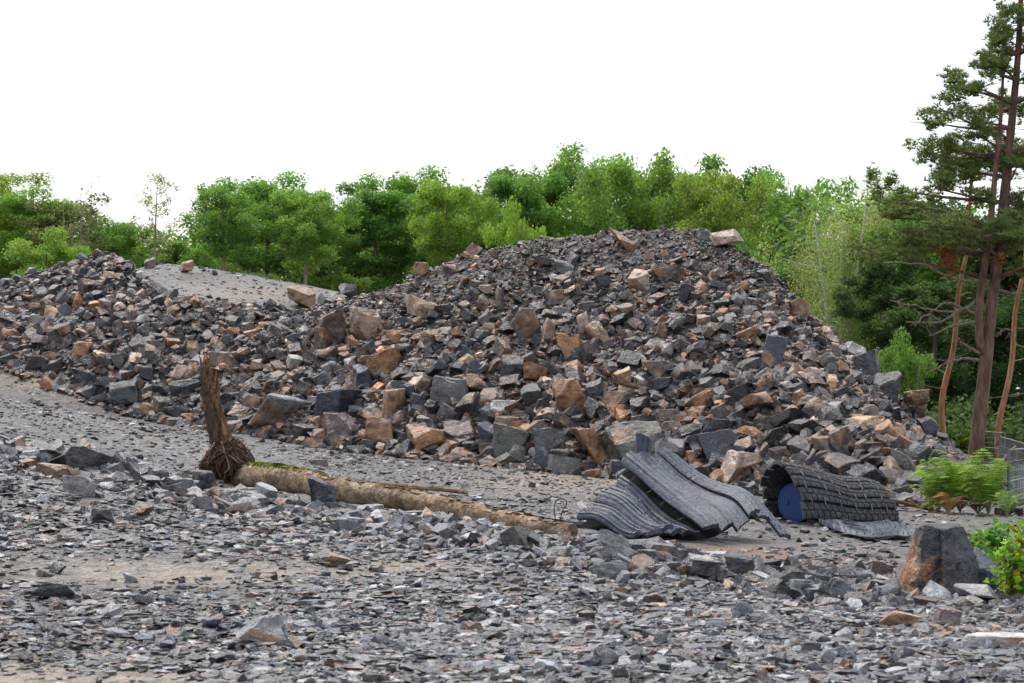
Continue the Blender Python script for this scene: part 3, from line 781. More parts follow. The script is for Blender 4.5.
def leaf_mesh(name, V, F, lv, mat):
    me = mesh_np(name, V, F, mat, False)
    a = me.attributes.new('lv', 'FLOAT_COLOR', 'POINT'); a.data.foreach_set('color', lv.astype(np.float32).ravel())
    return me

def grow(seed, H, width, clear, kind='round', limbs=16, leaves=9000, lsize=0.2, bark='bark', stems=1, clumps=3):
    """a tree at the origin: (trunk mesh, crown mesh)"""
    rr = random.Random(seed); r = np.random.default_rng(seed); g = Geo(); cents = []; rads = []
    for st in range(stems):
        lean = (rr.uniform(-0.05, 0.05) + (st - (stems - 1) / 2) * 0.10) * H; h = H * (0.93 if st == 0 else rr.uniform(0.75, 0.9))
        bx = (st - (stems - 1) / 2) * 0.18
        path = smooth_path([(bx, 0, -0.5), (bx + lean * 0.25 + rr.uniform(-.1, .1), rr.uniform(-.1, .1), h * 0.35), (bx + lean * 0.6, rr.uniform(-.2, .2), h * 0.7), (bx + lean, rr.uniform(-.2, .2), h)], 12)
        r0 = 0.016 * H * (0.75 if stems > 1 else 1)
        g.tube(path, np.linspace(r0 * 1.25, r0 * 0.16, 12), 7, 0.06)
        nl = limbs // stems
        for k in range(nl):
            f = clear + (0.98 - clear) * (k + rr.random()) / nl
            p0 = path[min(11, int(f * 11))]; az = k * 2.4 + rr.uniform(-.5, .5)
            q = (f - clear) / (1 - clear)
            if kind == 'round': reach = width / 2 * (0.35 + 0.75 * math.sin(math.pi * min(1, 0.22 + 0.72 * q)))
            elif kind == 'cone': reach = width / 2 * (1.05 - 0.8 * q)
            else: reach = width / 2 * (0.6 + 0.4 * math.sin(math.pi * q))
            reach *= rr.uniform(0.7, 1.08); rise = reach * rr.uniform(0.25, 0.8) * (0.6 if kind == 'weep' else 1)
            dx, dy = math.cos(az), math.sin(az)
            e = Vector((p0[0] + dx * reach, p0[1] + dy * reach, min(p0[2] + rise, H * 0.99)))
            mid = Vector((p0[0] + dx * reach * 0.5, p0[1] + dy * reach * 0.5, p0[2] + rise * 0.35))
            lr = r0 * 0.36 * (1 - 0.6 * q)
            lp = smooth_path([tuple(p0), tuple(mid), tuple(e)], 6)
            g.tube(lp, np.linspace(lr, lr * 0.25, 6), 5, 0.05)
            for c in range(clumps):
                t = (c + 1) / clumps * 0.75 + 0.25; pc = lp[min(5, int(t * 5))]
                o = np.array([rr.gauss(0, 0.09), rr.gauss(0, 0.09), rr.gauss(0.03, 0.07)]) * width
                if kind == 'weep': o[2] -= width * 0.22
                cents.append(pc + o); rads.append(width * rr.uniform(0.09, 0.17) * (0.8 + 0.4 * t))
                if c < 2: g.tube([pc, pc + o * 0.5, pc + o], [lr * 0.35, lr * 0.25, lr * 0.12], 4)
    cents = np.array(cents); rads = np.array(rads)
    w_ = rads ** 2; k = r.choice(len(cents), leaves, p=w_ / w_.sum())
    d = r.normal(0, 1, (leaves, 3)); d /= np.linalg.norm(d, axis=1, keepdims=True)
    d *= (r.uniform(0, 1, (leaves, 1)) ** 0.45) * rads[k][:, None] * np.exp(r.normal(0, 0.1, (leaves, 1)))
    d[:, 2] *= 2.4 if kind == 'weep' else 0.75
    C = cents[k] + d
    C[:, 2] *= H / np.percentile(C[:, 2], 99.7); ok = C[:, 2] > 0.1; C = C[ok]; k = k[ok]
    V, F, lv = leaf_cloud(C, lsize, 0.4, seed)
    # whole clumps differ a little in tone
    tone = np.repeat(r.uniform(-0.22, 0.22, len(cents))[k], 4)[:len(lv)]
    lv[:, 0] = np.clip(lv[:, 0] * 0.7 + 0.15 + tone, 0, 1)
    tm = mesh_py('trunk', g.V, g.F, M[bark], True, 50)
    return tm, leaf_mesh('crown', V, F, lv, M['leaf'])

TREE = {'a': grow(1, 9, 5.2, 0.34, 'round', 20, 24000, 0.155), 'b': grow(2, 9, 4.6, 0.36, 'round', 18, 22000, 0.155), 'c': grow(3, 9, 5.6, 0.18, 'oval', 22, 26000, 0.155),
        'd': grow(4, 9, 4.2, 0.16, 'oval', 18, 20000, 0.155), 'e': grow(5, 9, 4.8, 0.34, 'round', 16, 19000, 0.155, 'pale_bark'),
        'thin': grow(6, 9, 3.6, 0.40, 'round', 14, 1500, 0.17, 'pale_bark', 1, 3), 'twig': grow(7, 9, 2.6, 0.30, 'oval', 16, 450, 0.15, 'dead_wood', 3, 3),
        'birch': grow(8, 12, 5.0, 0.34, 'weep', 26, 24000, 0.11, 'birch', 3, 3), 'low': grow(9, 5, 4.6, 0.04, 'oval', 22, 12000, 0.17),
        'olive': grow(10, 9, 4.4, 0.14, 'oval', 20, 7000, 0.18, 'pale_bark')}
THT = {'low': 5, 'birch': 12}; TWD = {'a': 5.6, 'b': 5.0, 'c': 6.2, 'd': 4.6, 'e': 5.2, 'thin': 3.8, 'twig': 2.7, 'birch': 5.2, 'low': 5, 'olive': 4.8}
LG = {'k': (0.045, 0.085, 0.03), 'y': (0.22, 0.345, 0.075), 'g': (0.15, 0.285, 0.075), 'd': (0.105, 0.20, 0.06), 'b': (0.19, 0.335, 0.08), 'o': (0.19, 0.21, 0.10), 'p': (0.29, 0.34, 0.19), 'v': (0.22, 0.36, 0.06)}  # k: leaf green darkened to paint the deep shade of the right wood
def tree(kind, px, top, d, wpx, col, label, name='deciduous_tree', group='trees of the wood behind the rock heap', cat='tree', base=None):
    x = (px - CXP) / FPX * d
    zb = tz(x, d) if base is None else base
    zt = at(px, top, d).z; hs = (zt - zb) / THT.get(kind, 9); ws = (1.0 if kind in ('thin', 'twig', 'birch', 'low') else 1.4) * wpx * d / FPX / TWD[kind]
    t = thing(name, label, cat, (x, d, zb), group); t.scale = (ws, ws, hs); t.rotation_euler = (0, 0, random.uniform(0, 6.28))
    tm, cm = TREE[kind]
    link('trunk', tm, t); c = link('crown', cm, t)
    c.color = (*[v * math.exp(random.gauss(0, 0.06)) for v in LG[col]], 1)
    return t
TREES = [
 ('c', -12,172,104,95,'v','tree with yellowing leaves cut by the left edge'), ('a', 26,190,100,80,'b','bright green leafy tree at far left below the skyline'),
 ('olive', 62,196,98,62,'o','dull olive tree with thin foliage left of the bare twigs'), ('twig', 80,178,96,30,'o','nearly bare twiggy tree rising above the rubble bank'),
 ('low', 45,232,88,80,'b','low bright bush hugging the left bank top'), ('c', 104,216,101,66,'g','rounded green tree right of the bare twiggy tree'),
 ('d', 130,230,106,50,'b','small light green tree below the thin airy one'), ('thin', 153,174,98,44,'p','thin airy tree with see-through crown standing above the rest'),
 ('d', 178,244,108,56,'g','low green tree in the dip of the skyline'), ('low', 196,258,92,44,'d','dark shrub at the left end of the gravel edge wood'),
 ('e', 224,188,93,56,'g','tree with a slim pale trunk at the gravel edge'), ('a', 266,177,104,88,'g','tallest domed tree above the bare gravel slope'),
 ('e', 304,190,93,58,'b','tree with a forked pale trunk above the ochre boulder'), ('d', 338,208,106,56,'d','small dark tree filling the notch in the skyline'),
 ('low', 250,266,96,60,'d','dark undergrowth bush behind the gravel edge'), ('low', 345,268,94,50,'d','dark shady bush left of the heap crest'),
 ('b', 378,186,104,70,'g','leafy tree right of the skyline notch'), ('a', 412,172,108,84,'g','domed tree over the left flank of the heap'),
 ('e', 447,182,100,58,'y','yellow green slender tree over the left flank'), ('c', 482,178,110,72,'d','dark green tree behind the yellow green slender one'),
 ('b', 520,168,106,70,'g','green tree left of the heap summit'), ('low', 520,205,84,52,'y','small yellow green sapling peeping over the heap shoulder'),
 ('a', 557,156,110,86,'g','tall green tree left of the middle of the summit'), ('c', 602,154,106,92,'b','broad tree, highest crown over the summit'),
 ('e', 642,158,102,72,'b','light green tree with a visible stem over the summit middle'), ('b', 680,162,108,78,'g','green tree over the summit right part'),
 ('e', 712,172,98,64,'y','yellowish green tree above the pinkish summit boulder'), ('d', 742,176,108,64,'d','dark slim tree right of the yellowish one'),
 ('c', 788,170,102,86,'b','large light green rounded tree above the right slope'), ('low', 735,236,88,70,'g','green bush behind the summit right edge'),
 ('birch', 840,172,78,100,'p','pale weeping birch with white stems above the right slope'), ('a', 872,196,86,84,'g','green tree between birch and pine'),
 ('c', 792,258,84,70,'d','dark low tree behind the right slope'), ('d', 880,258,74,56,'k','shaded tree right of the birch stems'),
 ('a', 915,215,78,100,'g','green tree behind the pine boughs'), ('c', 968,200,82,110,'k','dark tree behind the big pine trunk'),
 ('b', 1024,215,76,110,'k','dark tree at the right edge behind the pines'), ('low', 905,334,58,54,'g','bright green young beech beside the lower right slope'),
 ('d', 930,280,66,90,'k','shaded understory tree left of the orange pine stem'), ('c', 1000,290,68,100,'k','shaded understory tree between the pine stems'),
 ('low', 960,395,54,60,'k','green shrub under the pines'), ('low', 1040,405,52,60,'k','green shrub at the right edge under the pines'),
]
for k, px, top, d, wpx, col, lab in TREES:
    nm = {'birch': 'birch_tree', 'low': 'shrub'}.get(k, 'deciduous_tree')
    tree(k, px, top, d, wpx, col, lab, nm, cat='shrub' if k == 'low' else 'tree')
# the deep wood behind, one mass: trunks and foliage too far to tell apart
def woodland():
    r = np.random.default_rng(31); C = []; g = Geo()
    for px in np.arange(-120, 1180, 9.0):
        d = 122 + r.uniform(-4, 10); top = np.interp(px, [-120, 0, 60, 130, 175, 215, 265, 345, 415, 480, 600, 700, 790, 860, 1000, 1180], [176, 190, 206, 226, 246, 198, 186, 208, 182, 178, 163, 172, 182, 192, 200, 200]) + r.uniform(0, 16)
        if px > 780: d = 96 + r.uniform(-6, 8)
        x = (px - CXP) / FPX * d; zb = tz(x, d); zt = at(px, top, d).z
        n = 640; q = r.normal(0, 1, (n, 3)) * np.array([0.9, 1.4, 0.27 * (zt - zb)]) + np.array([x, d, zb + 0.52 * (zt - zb)])
        C.append(q[(q[:, 2] < zt) & (q[:, 2] > zb)]); g.tube([(x, d, zb - .3), (x + r.uniform(-.4, .4), d, zb + 0.8 * (zt - zb))], [0.14, 0.05], 5)
    C = np.concatenate(C); V, F, lv = leaf_cloud(C, 0.36, 0.4, 3)
    wd = thing('woodland', 'deep wood of indistinct trees filling the background', 'woodland'); wd['kind'] = 'stuff'; del wd['category']
    c = link('foliage', leaf_mesh('foliage', V, F, lv, M['leaf']), wd); c.color = (0.11, 0.20, 0.06, 1)
    g.part('trunks', M['bark'], wd)
    # undergrowth along the wood edge
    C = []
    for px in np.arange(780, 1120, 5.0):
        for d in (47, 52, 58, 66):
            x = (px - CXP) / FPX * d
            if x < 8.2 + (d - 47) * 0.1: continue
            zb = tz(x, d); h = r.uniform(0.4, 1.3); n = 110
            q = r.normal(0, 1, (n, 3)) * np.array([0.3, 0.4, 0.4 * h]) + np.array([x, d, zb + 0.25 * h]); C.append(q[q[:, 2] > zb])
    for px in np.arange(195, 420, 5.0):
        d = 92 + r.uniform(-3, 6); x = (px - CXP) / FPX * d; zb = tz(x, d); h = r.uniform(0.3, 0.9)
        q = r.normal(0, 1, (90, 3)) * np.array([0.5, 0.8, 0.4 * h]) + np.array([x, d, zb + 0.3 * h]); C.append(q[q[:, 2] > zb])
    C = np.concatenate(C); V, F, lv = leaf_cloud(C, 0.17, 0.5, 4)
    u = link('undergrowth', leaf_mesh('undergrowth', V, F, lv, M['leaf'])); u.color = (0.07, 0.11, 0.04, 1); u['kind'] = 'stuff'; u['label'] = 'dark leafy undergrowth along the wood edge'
woodland()

# ---------------------------------------------------------------- pines
def needle_pad(C, rx, ry, rz, n, r):
    """a flat pad of pine shoots: tufts of needles"""
    P = r.normal(0, 0.42, (n, 3)); k = r.integers(0, 7, n); sub = np.clip(r.normal(0, 0.5, (7, 3)), -0.7, 0.7); P = P * 0.5 + sub[k]
    return np.asarray(C) + P * np.array([rx, ry, rz])
def needle_mesh(T, L, r, name='needles', per=9):
    n = len(T); D = r.normal(0, 1, (n, per, 3)); D[..., 2] = np.abs(D[..., 2]) * 0.9 + 0.15
    D /= np.linalg.norm(D, axis=2, keepdims=True); W = np.cross(D, r.normal(0, 1, (n, per, 3))); W /= np.linalg.norm(W, axis=2, keepdims=True)
    l = L * r.uniform(0.6, 1.2, (n, per, 1)); b = T[:, None]
    V = np.stack([b - W * L * 0.085, b + W * L * 0.085, b + D * l], 2).reshape(-1, 3)
    F = np.arange(len(V)).reshape(-1, 3)
    v = np.repeat(r.uniform(0, 1, n), per * 3); lv = np.stack([v, np.repeat(r.uniform(0, 0.9, n), per * 3), v, np.ones_like(v)], 1)
    return leaf_mesh(name, V, F, lv, M['needle'])
PD = 42.0
def Z4(x, y): return (824 + x / 2.845, y / 2.845)
def Z5(x, y): return (824 + x / 2.845, 220 + y / 2.845)
def big_pine():
    r = np.random.default_rng(77); base = at(976, 466, PD); base.z = tz(base.x, PD)
    t = thing('pine_tree', 'big twin-stemmed pine with reddish upper bark at the right edge', 'pine tree', base, 'pine trees at the right')
    L = lambda p, dd=0.0: tuple(at(p[0], p[1], PD + dd) - base)
    px2m = PD / FPX
    path = smooth_path([L((974, 478)), L((977, 440)), L((984, 380)), L((990, 320)), L((995, 280)), L((1004, 200)), L((1012, 120)), L((1019, 40)), L((1023, -60)), L((1025, -130))], 30)
    g = Geo(); g.tube(path, np.interp(np.linspace(0, 1, 30), [0, 0.08, 0.3, 0.6, 1], [10, 7.4, 6.2, 4.6, 1.0]) * px2m, 12, 0.05); g.part('trunk', M['pine_bark'], t)
    path2 = smooth_path([L((984, 356)), L((980, 343), -.1), L((979, 308), -.15), L((984, 270), -.2), L((989, 235), -.2), L((996, 165), -.3), L((1002, 100), -.3), L((1004, 20), -.3)], 24)
    g = Geo(); g.tube(path2, np.interp(np.linspace(0, 1, 24), [0, 0.15, 0.6, 1], [3.6, 4.4, 3.4, 0.8]) * px2m, 10, 0.05); g.part('second_stem', M['pine_bark'], t)
    pads = [(420, 690, 120, 44), (330, 700, 110, 40), (500, 700, 110, 40), (500, 140, 80, 60), (545, 120, 60, 50), (540, 300, 60, 40), (500, 290, 60, 40), (520, 400, 60, 40), (520, 70, 70, 55), (548, 25, 70, 50), (500, 110, 50, 40), (510, 190, 130, 60), (450, 185, 60, 40), (430, 240, 100, 50), (370, 245, 60, 70), (345, 310, 110, 60), (320, 345, 80, 36), (460, 345, 100, 50), (440, 375, 60, 40), (300, 430, 90, 50), (350, 415, 60, 30), (440, 440, 110, 44), (400, 485, 120, 50), (170, 530, 60, 70), (215, 570, 90, 50), (320, 530, 100, 44), (260, 590, 120, 44), (200, 615, 80, 36), (440, 560, 90, 40), (555, 575, 60, 50), (548, 470, 70, 40), (360, 645, 130, 46), (460, 665, 110, 40), (550, 640, 70, 50), (300, 665, 100, 40)]
    pads = [Z4(a, b) + (w_ / 2.845, h_ / 2.845) for a, b, w_, h_ in pads]
    pads += [Z5(a, b) + (w_ / 2.845, h_ / 2.845) for a, b, w_, h_ in [(190, 85, 150, 36), (330, 55, 150, 34), (430, 45, 120, 34), (545, 60, 80, 40), (560, 135, 70, 40), (260, 70, 100, 30)]]
    pads += [(1045, 30, 40, 24), (1060, 80, 60, 26), (1070, 130, 60, 24), (1055, 180, 60, 24), (1075, 215, 60, 22), (1050, 250, 50, 20), (1030, -30, 50, 30), (1010, -60, 40, 26), (1035, -100, 40, 30), (1080, 60, 40, 20)]
    T = []
    def stem_at(y):
        i = int(np.argmin(np.abs(np.array([p[2] for p in path]) - y))); return path[i]
    for (px, py, w_, h_) in pads:
        dd = r.uniform(-1.3, 1.3); c = Vector(L((px, py), dd)); rx = w_ * px2m
        T.append(needle_pad(c, rx * 0.72, rx * 0.62 + 0.15, h_ * px2m * 0.8, int(90 + 1.4 * w_ * h_ / 10), r))
        limb = Geo(); s0 = stem_at(c.z - 0.25 * abs(c.x - path[10][0]) + r.uniform(-.2, .1))
        limb.tube(smooth_path([tuple(s0), tuple((Vector(s0) + c) / 2 + Vector((0, 0, -0.05 + r.uniform(-.1, .1)))), tuple(c - Vector((0, 0, 0.05)))], 7), np.linspace(2.0, 0.6, 7) * px2m, 6, 0.08)
        for k in range(7):
            e = c + Vector((r.normal(0, rx * 0.42), r.normal(0, rx * 0.4), r.uniform(-.05, .12))); limb.tube([c + Vector((0, 0, -.05)), (c + e) / 2 + Vector((0, 0, -.05)), e], [0.014, 0.01, 0.006], 4)
        limb.part('limb', M['pine_bark'], t)
    o = link('needles', needle_mesh(np.concatenate(T), 0.13, r), t); o.color = (0.14, 0.19, 0.065, 1)
    # dead boughs
    for pl in [[(470,175),(390,170),(330,150),(280,125),(170,120)], [(445,220),(380,260),(280,250),(190,230)], [(440,270),(390,255),(330,290),(230,290)], [(440,400),(390,395),(340,410),(310,430)], [(440,380),(395,350),(372,330)], [(475,90),(420,60),(330,45)], [(440,285),(370,300),(300,330)], [(490,330),(520,310),(545,325)], [(500,200),(560,215)], [(390,255),(350,235),(300,265)], [(330,290),(290,270),(260,300)],
               [(485, 60), (400, 20), (300, 10)], [(500, 160), (560, 150)]]:
        g = Geo(); P = [L(Z5(*q), -0.1 - 0.25 * k) for k, q in enumerate(pl)]; n = 4 * len(P)
        P = smooth_path(P, n) + r.normal(0, 0.012, (n, 3)); g.tube(P, np.linspace(1.7, 0.5, n) * px2m, 6, 0.08)
        for k in range(5):
            q = P[r.integers(n // 3, n)]; e = q + r.normal(0, 0.16, 3); g.tube([q, (q + e) / 2 + r.normal(0, .03, 3), e], [0.010, 0.007, 0.004], 4)
        g.part('dead_bough', M['dead_wood'], t)
    for (zx, zy, w_, h_) in [(355, 108, 44, 40), (332, 92, 20, 24), (372, 126, 24, 34), (350, 135, 20, 30), (497, 122, 26, 24)]:
        px, py = Z5(zx, zy); c = L((px, py), -0.5)
        T = needle_pad(c, w_ / 2.845 * px2m * 0.55, 0.2, h_ / 2.845 * px2m * 0.9, 40, r)
        o = link('dead_needles', needle_mesh(T, 0.11, r, 'dead_needles'), t); o.color = (0.33, 0.15, 0.065, 1)
big_pine()
def thin_pine(pts, wpx, d, label, topz):
    r = np.random.default_rng(int(pts[0][0])); base = at(pts[0][0], pts[0][1], d); base.z = tz(base.x, d)
    t = thing('pine_tree', label, 'pine tree', base, 'pine trees at the right'); L = lambda p: tuple(at(p[0], p[1], d) - base)
    P = [(L(pts[0])[0], 0, -0.2)] + [L(p) for p in pts]; top = P[-1]; P = smooth_path(P + [(top[0] + 0.2, 0.1, top[2] + topz)], 22); P = P + np.stack([0.05 * np.sin(np.arange(22) * 0.9), 0.04 * np.cos(np.arange(22) * 0.7), np.zeros(22)], 1); m = d / FPX
    g = Geo(); g.tube(P, np.linspace(wpx * 0.55, wpx * 0.22, 22) * m, 9, 0.06); g.part('trunk', M['pine_orange'], t)
    for k in range(12):
        q = P[r.integers(6, 20)]; s = r.choice([-1, 1]); e = q + np.array([s * r.uniform(0.3, 0.8), r.uniform(-.4, .4), r.uniform(-.1, .2)])
        g = Geo(); g.tube(smooth_path([q, (q + e) / 2 + r.normal(0, .05, 3), e], 5), [0.018, 0.014, 0.01, 0.008, 0.005], 5, 0.1); g.part('dead_bough', M['dead_wood'], t)
    T = np.concatenate([needle_pad(np.array(P[-1]) + r.uniform(-1, 1, 3) * np.array([0.55, 0.6, 0.5]), 0.5, 0.5, 0.25, 130, r) for k in range(8)])
    o = link('needles', needle_mesh(T, 0.13, r), t); o.color = (0.085, 0.125, 0.045, 1)
thin_pine([(942, 424), (947, 375), (956, 325), (965, 259), (970, 215)], 6.5, 44, 'slender orange barked pine left of the twin-stemmed pine', 1.4)
thin_pine([(997, 450), (1005, 396), (1014, 336), (1020, 285), (1026, 230)], 6.5, 46, 'slender orange barked pine at the right edge', 1.6)
# ---------------------------------------------------------------- fallen tree with upturned root
def log_material():
    m = NT('flaking_log_bark', 0.75, 0.25); P = m.pos()
    n1 = m.noise(7, 6, P, 0.7); n2 = m.noise(38, 4, P, 0.7); n3 = m.noise(3.0, 4, P)
    c = m.ramp(n1, [(0.25, (0.07, 0.048, 0.03)), (0.40, (0.26, 0.18, 0.105)), (0.54, (0.47, 0.36, 0.24)), (0.75, (0.58, 0.49, 0.37))])
    c = m.mix(m.rng(m.noise(16, 5, P, 0.75), 0.50, 0.60, 0, 0.9), c, (0.24, 0.095, 0.04))
    c = m.mix(m.rng(n2, 0.55, 0.72, 0, 0.5), c, (0.08, 0.06, 0.045))
    c = m.mix(m.rng(m.noise(2.6, 5, P, 0.7), 0.52, 0.60, 0, 0.75), c, (0.10, 0.068, 0.042)); c = m.mix(m.rng(m.noise(4, 5, P, 0.7), 0.56, 0.64, 0, 0.7), c, (0.50, 0.47, 0.40))
    m.col(c); b = m.bump(n2, 0.6, 0.015); m.nor(m.bump(n1, 1.0, 0.10, b))
    return m.m
M['log'] = log_material()
M['root'] = bark_material('root_wood', [(0.3, (0.022, 0.013, 0.009)), (0.52, (0.085, 0.05, 0.03)), (0.7, (0.20, 0.125, 0.075))], 22, (1, 1, 0.3))
M['split_wood'] = bark_material('split_root_wood', [(0.28, (0.03, 0.017, 0.01)), (0.48, (0.13, 0.072, 0.038)), (0.68, (0.36, 0.22, 0.12))], 14, (1, 1, 0.18))
M['pale_root'] = bark_material('pale_root_wood', [(0.3, (0.14, 0.09, 0.055)), (0.5, (0.30, 0.21, 0.14)), (0.7, (0.42, 0.32, 0.22))], 22, (1, 1, 0.3))
M['moss'] = leaf_material('moss', False, (0.19, 0.24, 0.035), 0.2)
M['charred'] = bark_material('charred_wood', [(0.3, (0.008, 0.008, 0.009)), (0.6, (0.025, 0.025, 0.028)), (0.8, (0.07, 0.07, 0.072))], 14, (1, 1, 1), 0.5)
def fallen_tree():
    r = np.random.default_rng(5)
    pl = [(236, 478, 15), (262, 477, 14), (300, 481, 13), (345, 491, 12), (400, 499, 11), (460, 511, 9.8), (520, 523, 8.6), (572, 532, 7)]
    W = []
    for px, py, rad in pl:
        d = rest_depth(px, py, rad * 21.5 / FPX * 0.75, 23.5, 17.5); W.append([px, py, d])
    ds = np.array([w_[2] for w_ in W]); ds = np.linspace(np.clip(ds[:3].mean(), 20.8, 22.5), 18.5, len(ds))
    P = [at(px, py, d) for (px, py, _), d in zip(W, ds)]
    base = P[0].copy(); base.z = tz(base.x, base.y)
    t = thing('fallen_tree', 'fallen pale trunk lying on the gravel with its root upturned', 'fallen tree', base)
    L = lambda p: tuple(Vector(p) - base)
    pts = smooth_path([L(p) for p in P], 60); rad = np.interp(np.linspace(0, 1, 60), np.linspace(0, 1, len(pl)), [q[2] for q in pl]) * 21 / FPX
    g = Geo(); g.tube(pts, rad * (1 + 0.05 * np.sin(np.arange(60) * 1.3) + r.normal(0, 0.02, 60)), 18, 0.035); tr = g.part('trunk', M['log'], t, sharp=60)
    d0 = ds[0]; m = d0 / FPX; A = lambda px, py, dd=0.0: np.array(L(at(px, py, d0 + dd)))
    # bark flakes peeling from the trunk
    g = Geo()
    for k in range(260):
        i = r.integers(3, 58); a = r.uniform(-0.4, 2.6); n_ = np.array([0, -math.cos(a), math.sin(a)]); c = pts[i] + n_ * (rad[i] + 0.004); u = pts[min(i + 1, 59)] - pts[i - 1]; u /= np.linalg.norm(u); v = np.cross(u, n_)
        lw = r.uniform(0.02, 0.07); vw = r.uniform(0.01, 0.03); lift = r.uniform(0.003, 0.02)
        g.add([c - u * lw - v * vw, c + u * lw - v * vw, c + u * lw * 0.8 + v * vw + n_ * lift, c - u * lw + v * vw + n_ * lift], [(0, 1, 2, 3)])
    o = g.part('bark_flakes', M['log'], tr, False); o['kind'] = 'stuff'
    # upright split root stem
    sp = smooth_path([A(206, 361, -.02), A(209, 380), A(213, 405), A(219, 430), A(228, 455, .02), A(238, 476, .05)], 34)
    sr = np.interp(np.linspace(0, 1, 34), [0, 0.05, 0.2, 0.5, 0.75, 1], [1.5, 4, 6.2, 8, 11, 16]) * m
    V = []; F = []; seg = 16
    ph = r.uniform(0, 6.28, 5)
    for i, p in enumerate(sp):
        for k in range(seg):
            q = 2 * math.pi * k / seg
            f = 1 + 0.16 * math.sin(3 * q + ph[0] + i * 0.05) + 0.12 * math.sin(5 * q + ph[1] - i * 0.07) + r.normal(0, 0.05)
            jag = (max(0, 8 - i) / 8) * 0.09 * math.sin(3 * q + ph[2])
            V.append(p + np.array([math.cos(q) * sr[i] * f, math.sin(q) * sr[i] * f * 0.8, jag]))
    for i in range(33):
        for k in range(seg): F.append((i * seg + k, (i + 1) * seg + k, (i + 1) * seg + (k + 1) % seg, i * seg + (k + 1) % seg))
    F.append(tuple(range(seg)))
    Geo().add(V, F).part('root_stem', M['split_wood'], t, True, 35)
    g = Geo()                                                  # split points at the broken top
    for k in range(9):
        i0 = int(r.integers(5, 14)); q = r.uniform(0, 6.28); c = sp[i0] + np.array([math.cos(q) * sr[i0] * 0.7, math.sin(q) * sr[i0] * 0.6, 0]); e = c + np.array([r.normal(-.01, .03), r.normal(0, .02), r.uniform(0.10, 0.24)])
        g.tube([c, (c + e) / 2 + r.normal(0, .01, 3), e], [0.03, 0.02, 0.003], 5, 0.2)
    g.part('splinters', M['split_wood'], t)['kind'] = 'stuff'
    V = []; F = []; ks = np.linspace(2.0, 4.75, 9)               # dark bark still clinging to the left side
    for i in range(2, 34):
        for q in ks + r.normal(0, 0.06, 9): V.append(sp[i] + np.array([math.cos(q) * (sr[i] * 1.16 + 0.012 + r.normal(0, .006)), math.sin(q) * (sr[i] * 0.98 + 0.012), r.normal(0, .006)]))
    for i in range(31):
        for k in range(8):
            if r.uniform() < 0.93 or 1 < k < 6: F.append((i * 9 + k, (i + 1) * 9 + k, (i + 1) * 9 + k + 1, i * 9 + k + 1))
    Geo().add(V, F).part('bark_sheet', M['root'], t, True, 35)
    g = Geo()                                                  # dark torn bark and splinters up the stem
    for k in range(200):
        i = r.integers(1, 33); q = r.uniform(1.8, 5.6); c = sp[i] + np.array([math.cos(q) * sr[i], math.sin(q) * sr[i] * 0.85, 0]); e = c + np.array([math.cos(q) * 0.02 + r.normal(0, .015), -0.02, r.uniform(-0.14, 0.06)])
        g.tube([c, (c + e) / 2 + r.normal(0, .008, 3), e], [0.008, 0.007, 0.002], 4)
    o = g.part('torn_bark', M['root'], t); o['kind'] = 'stuff'
    # root mat
    hub = A(228, 466, 0.02); V = []; F = []
    bm = bmesh.new(); bmesh.ops.create_icosphere(bm, subdivisions=3, radius=1.0)
    from mathutils import noise as N
    for v in bm.verts:
        n_ = 1 + 0.35 * N.noise(v.co * 2.2) + 0.2 * N.noise(v.co * 6)
        v.co = Vector((hub[0] + v.co.x * 24 * m * n_, hub[1] + v.co.y * 0.20 * n_, hub[2] + v.co.z * 25 * m * n_))
    me = bpy.data.meshes.new('root_plate'); bm.to_mesh(me); bm.free(); me.materials.append(M['root']); me.polygons.foreach_set('use_smooth', np.ones(len(me.polygons), bool)); rp = link('root_plate', me, t)
    for nm, mt, cnt, rr0 in (('root_fibres', M['root'], 190, 0.009), ('pale_root_fibres', M['pale_root'], 46, 0.008)):
        g = Geo()
        for k in range(cnt):
            a = r.uniform(0, 6.28); s0 = A(224 + r.normal(0, 7), 445 + r.uniform(-8, 14), -0.16 + r.normal(0, .05))
            e = A(229 + r.uniform(-31, 30), 492 + r.uniform(-24, 3), -0.12 + r.normal(0, .12))
            mid = (s0 + e) / 2 + np.array([0.05 * np.sign(e[0] - s0[0]) + r.normal(0, .05), -0.10 + r.normal(0, .04), r.normal(0.02, .05)])
            mid2 = (mid + e) / 2 + r.normal(0, .03, 3)
            p = smooth_path([s0, mid, mid2, e], 9); q = rr0 * math.exp(r.normal(0, 0.4)); g.tube(p, np.linspace(q, q * 0.35, 9), 5)
        o = g.part(nm, mt, rp); o['kind'] = 'stuff'
    # moss near the root
    n = 4200; i = np.clip(np.abs(r.normal(7, 5, n)), 2, 30).astype(int); a = np.clip(r.normal(1.15, 0.6, n), -0.4, 2.8)
    C = pts[i] + np.stack([r.normal(0, .02, n), -np.cos(a) * (rad[i] + 0.006), np.sin(a) * (rad[i] + 0.006)], 1)
    V, F, lv = leaf_cloud(C, 0.024, 0.2, 9); o = link('moss', leaf_mesh('moss', V, F, lv, M['moss']), tr); o['kind'] = 'stuff'
    # loose pole behind the trunk
    P = [at(px, py, d0 - 0.2 + k * 0.05) for k, (px, py) in enumerate([(352, 483), (395, 486), (430, 488), (468, 492)])]; b = P[0].copy()
    br = thing('branch', 'thin pale pole lying behind the fallen trunk', 'branch', b)
    g = Geo(); g.tube(smooth_path([tuple(p - b) for p in P], 14), np.linspace(3.6, 2.6, 14) * m, 8, 0.08); g.part('stem', M['log'], br)
    g = Geo(); q = P[2] - b; g.tube([q, q + Vector((0.03, -0.02, 0.035))], [0.012, 0.005], 5); g.part('twig_stub', M['log'], br)
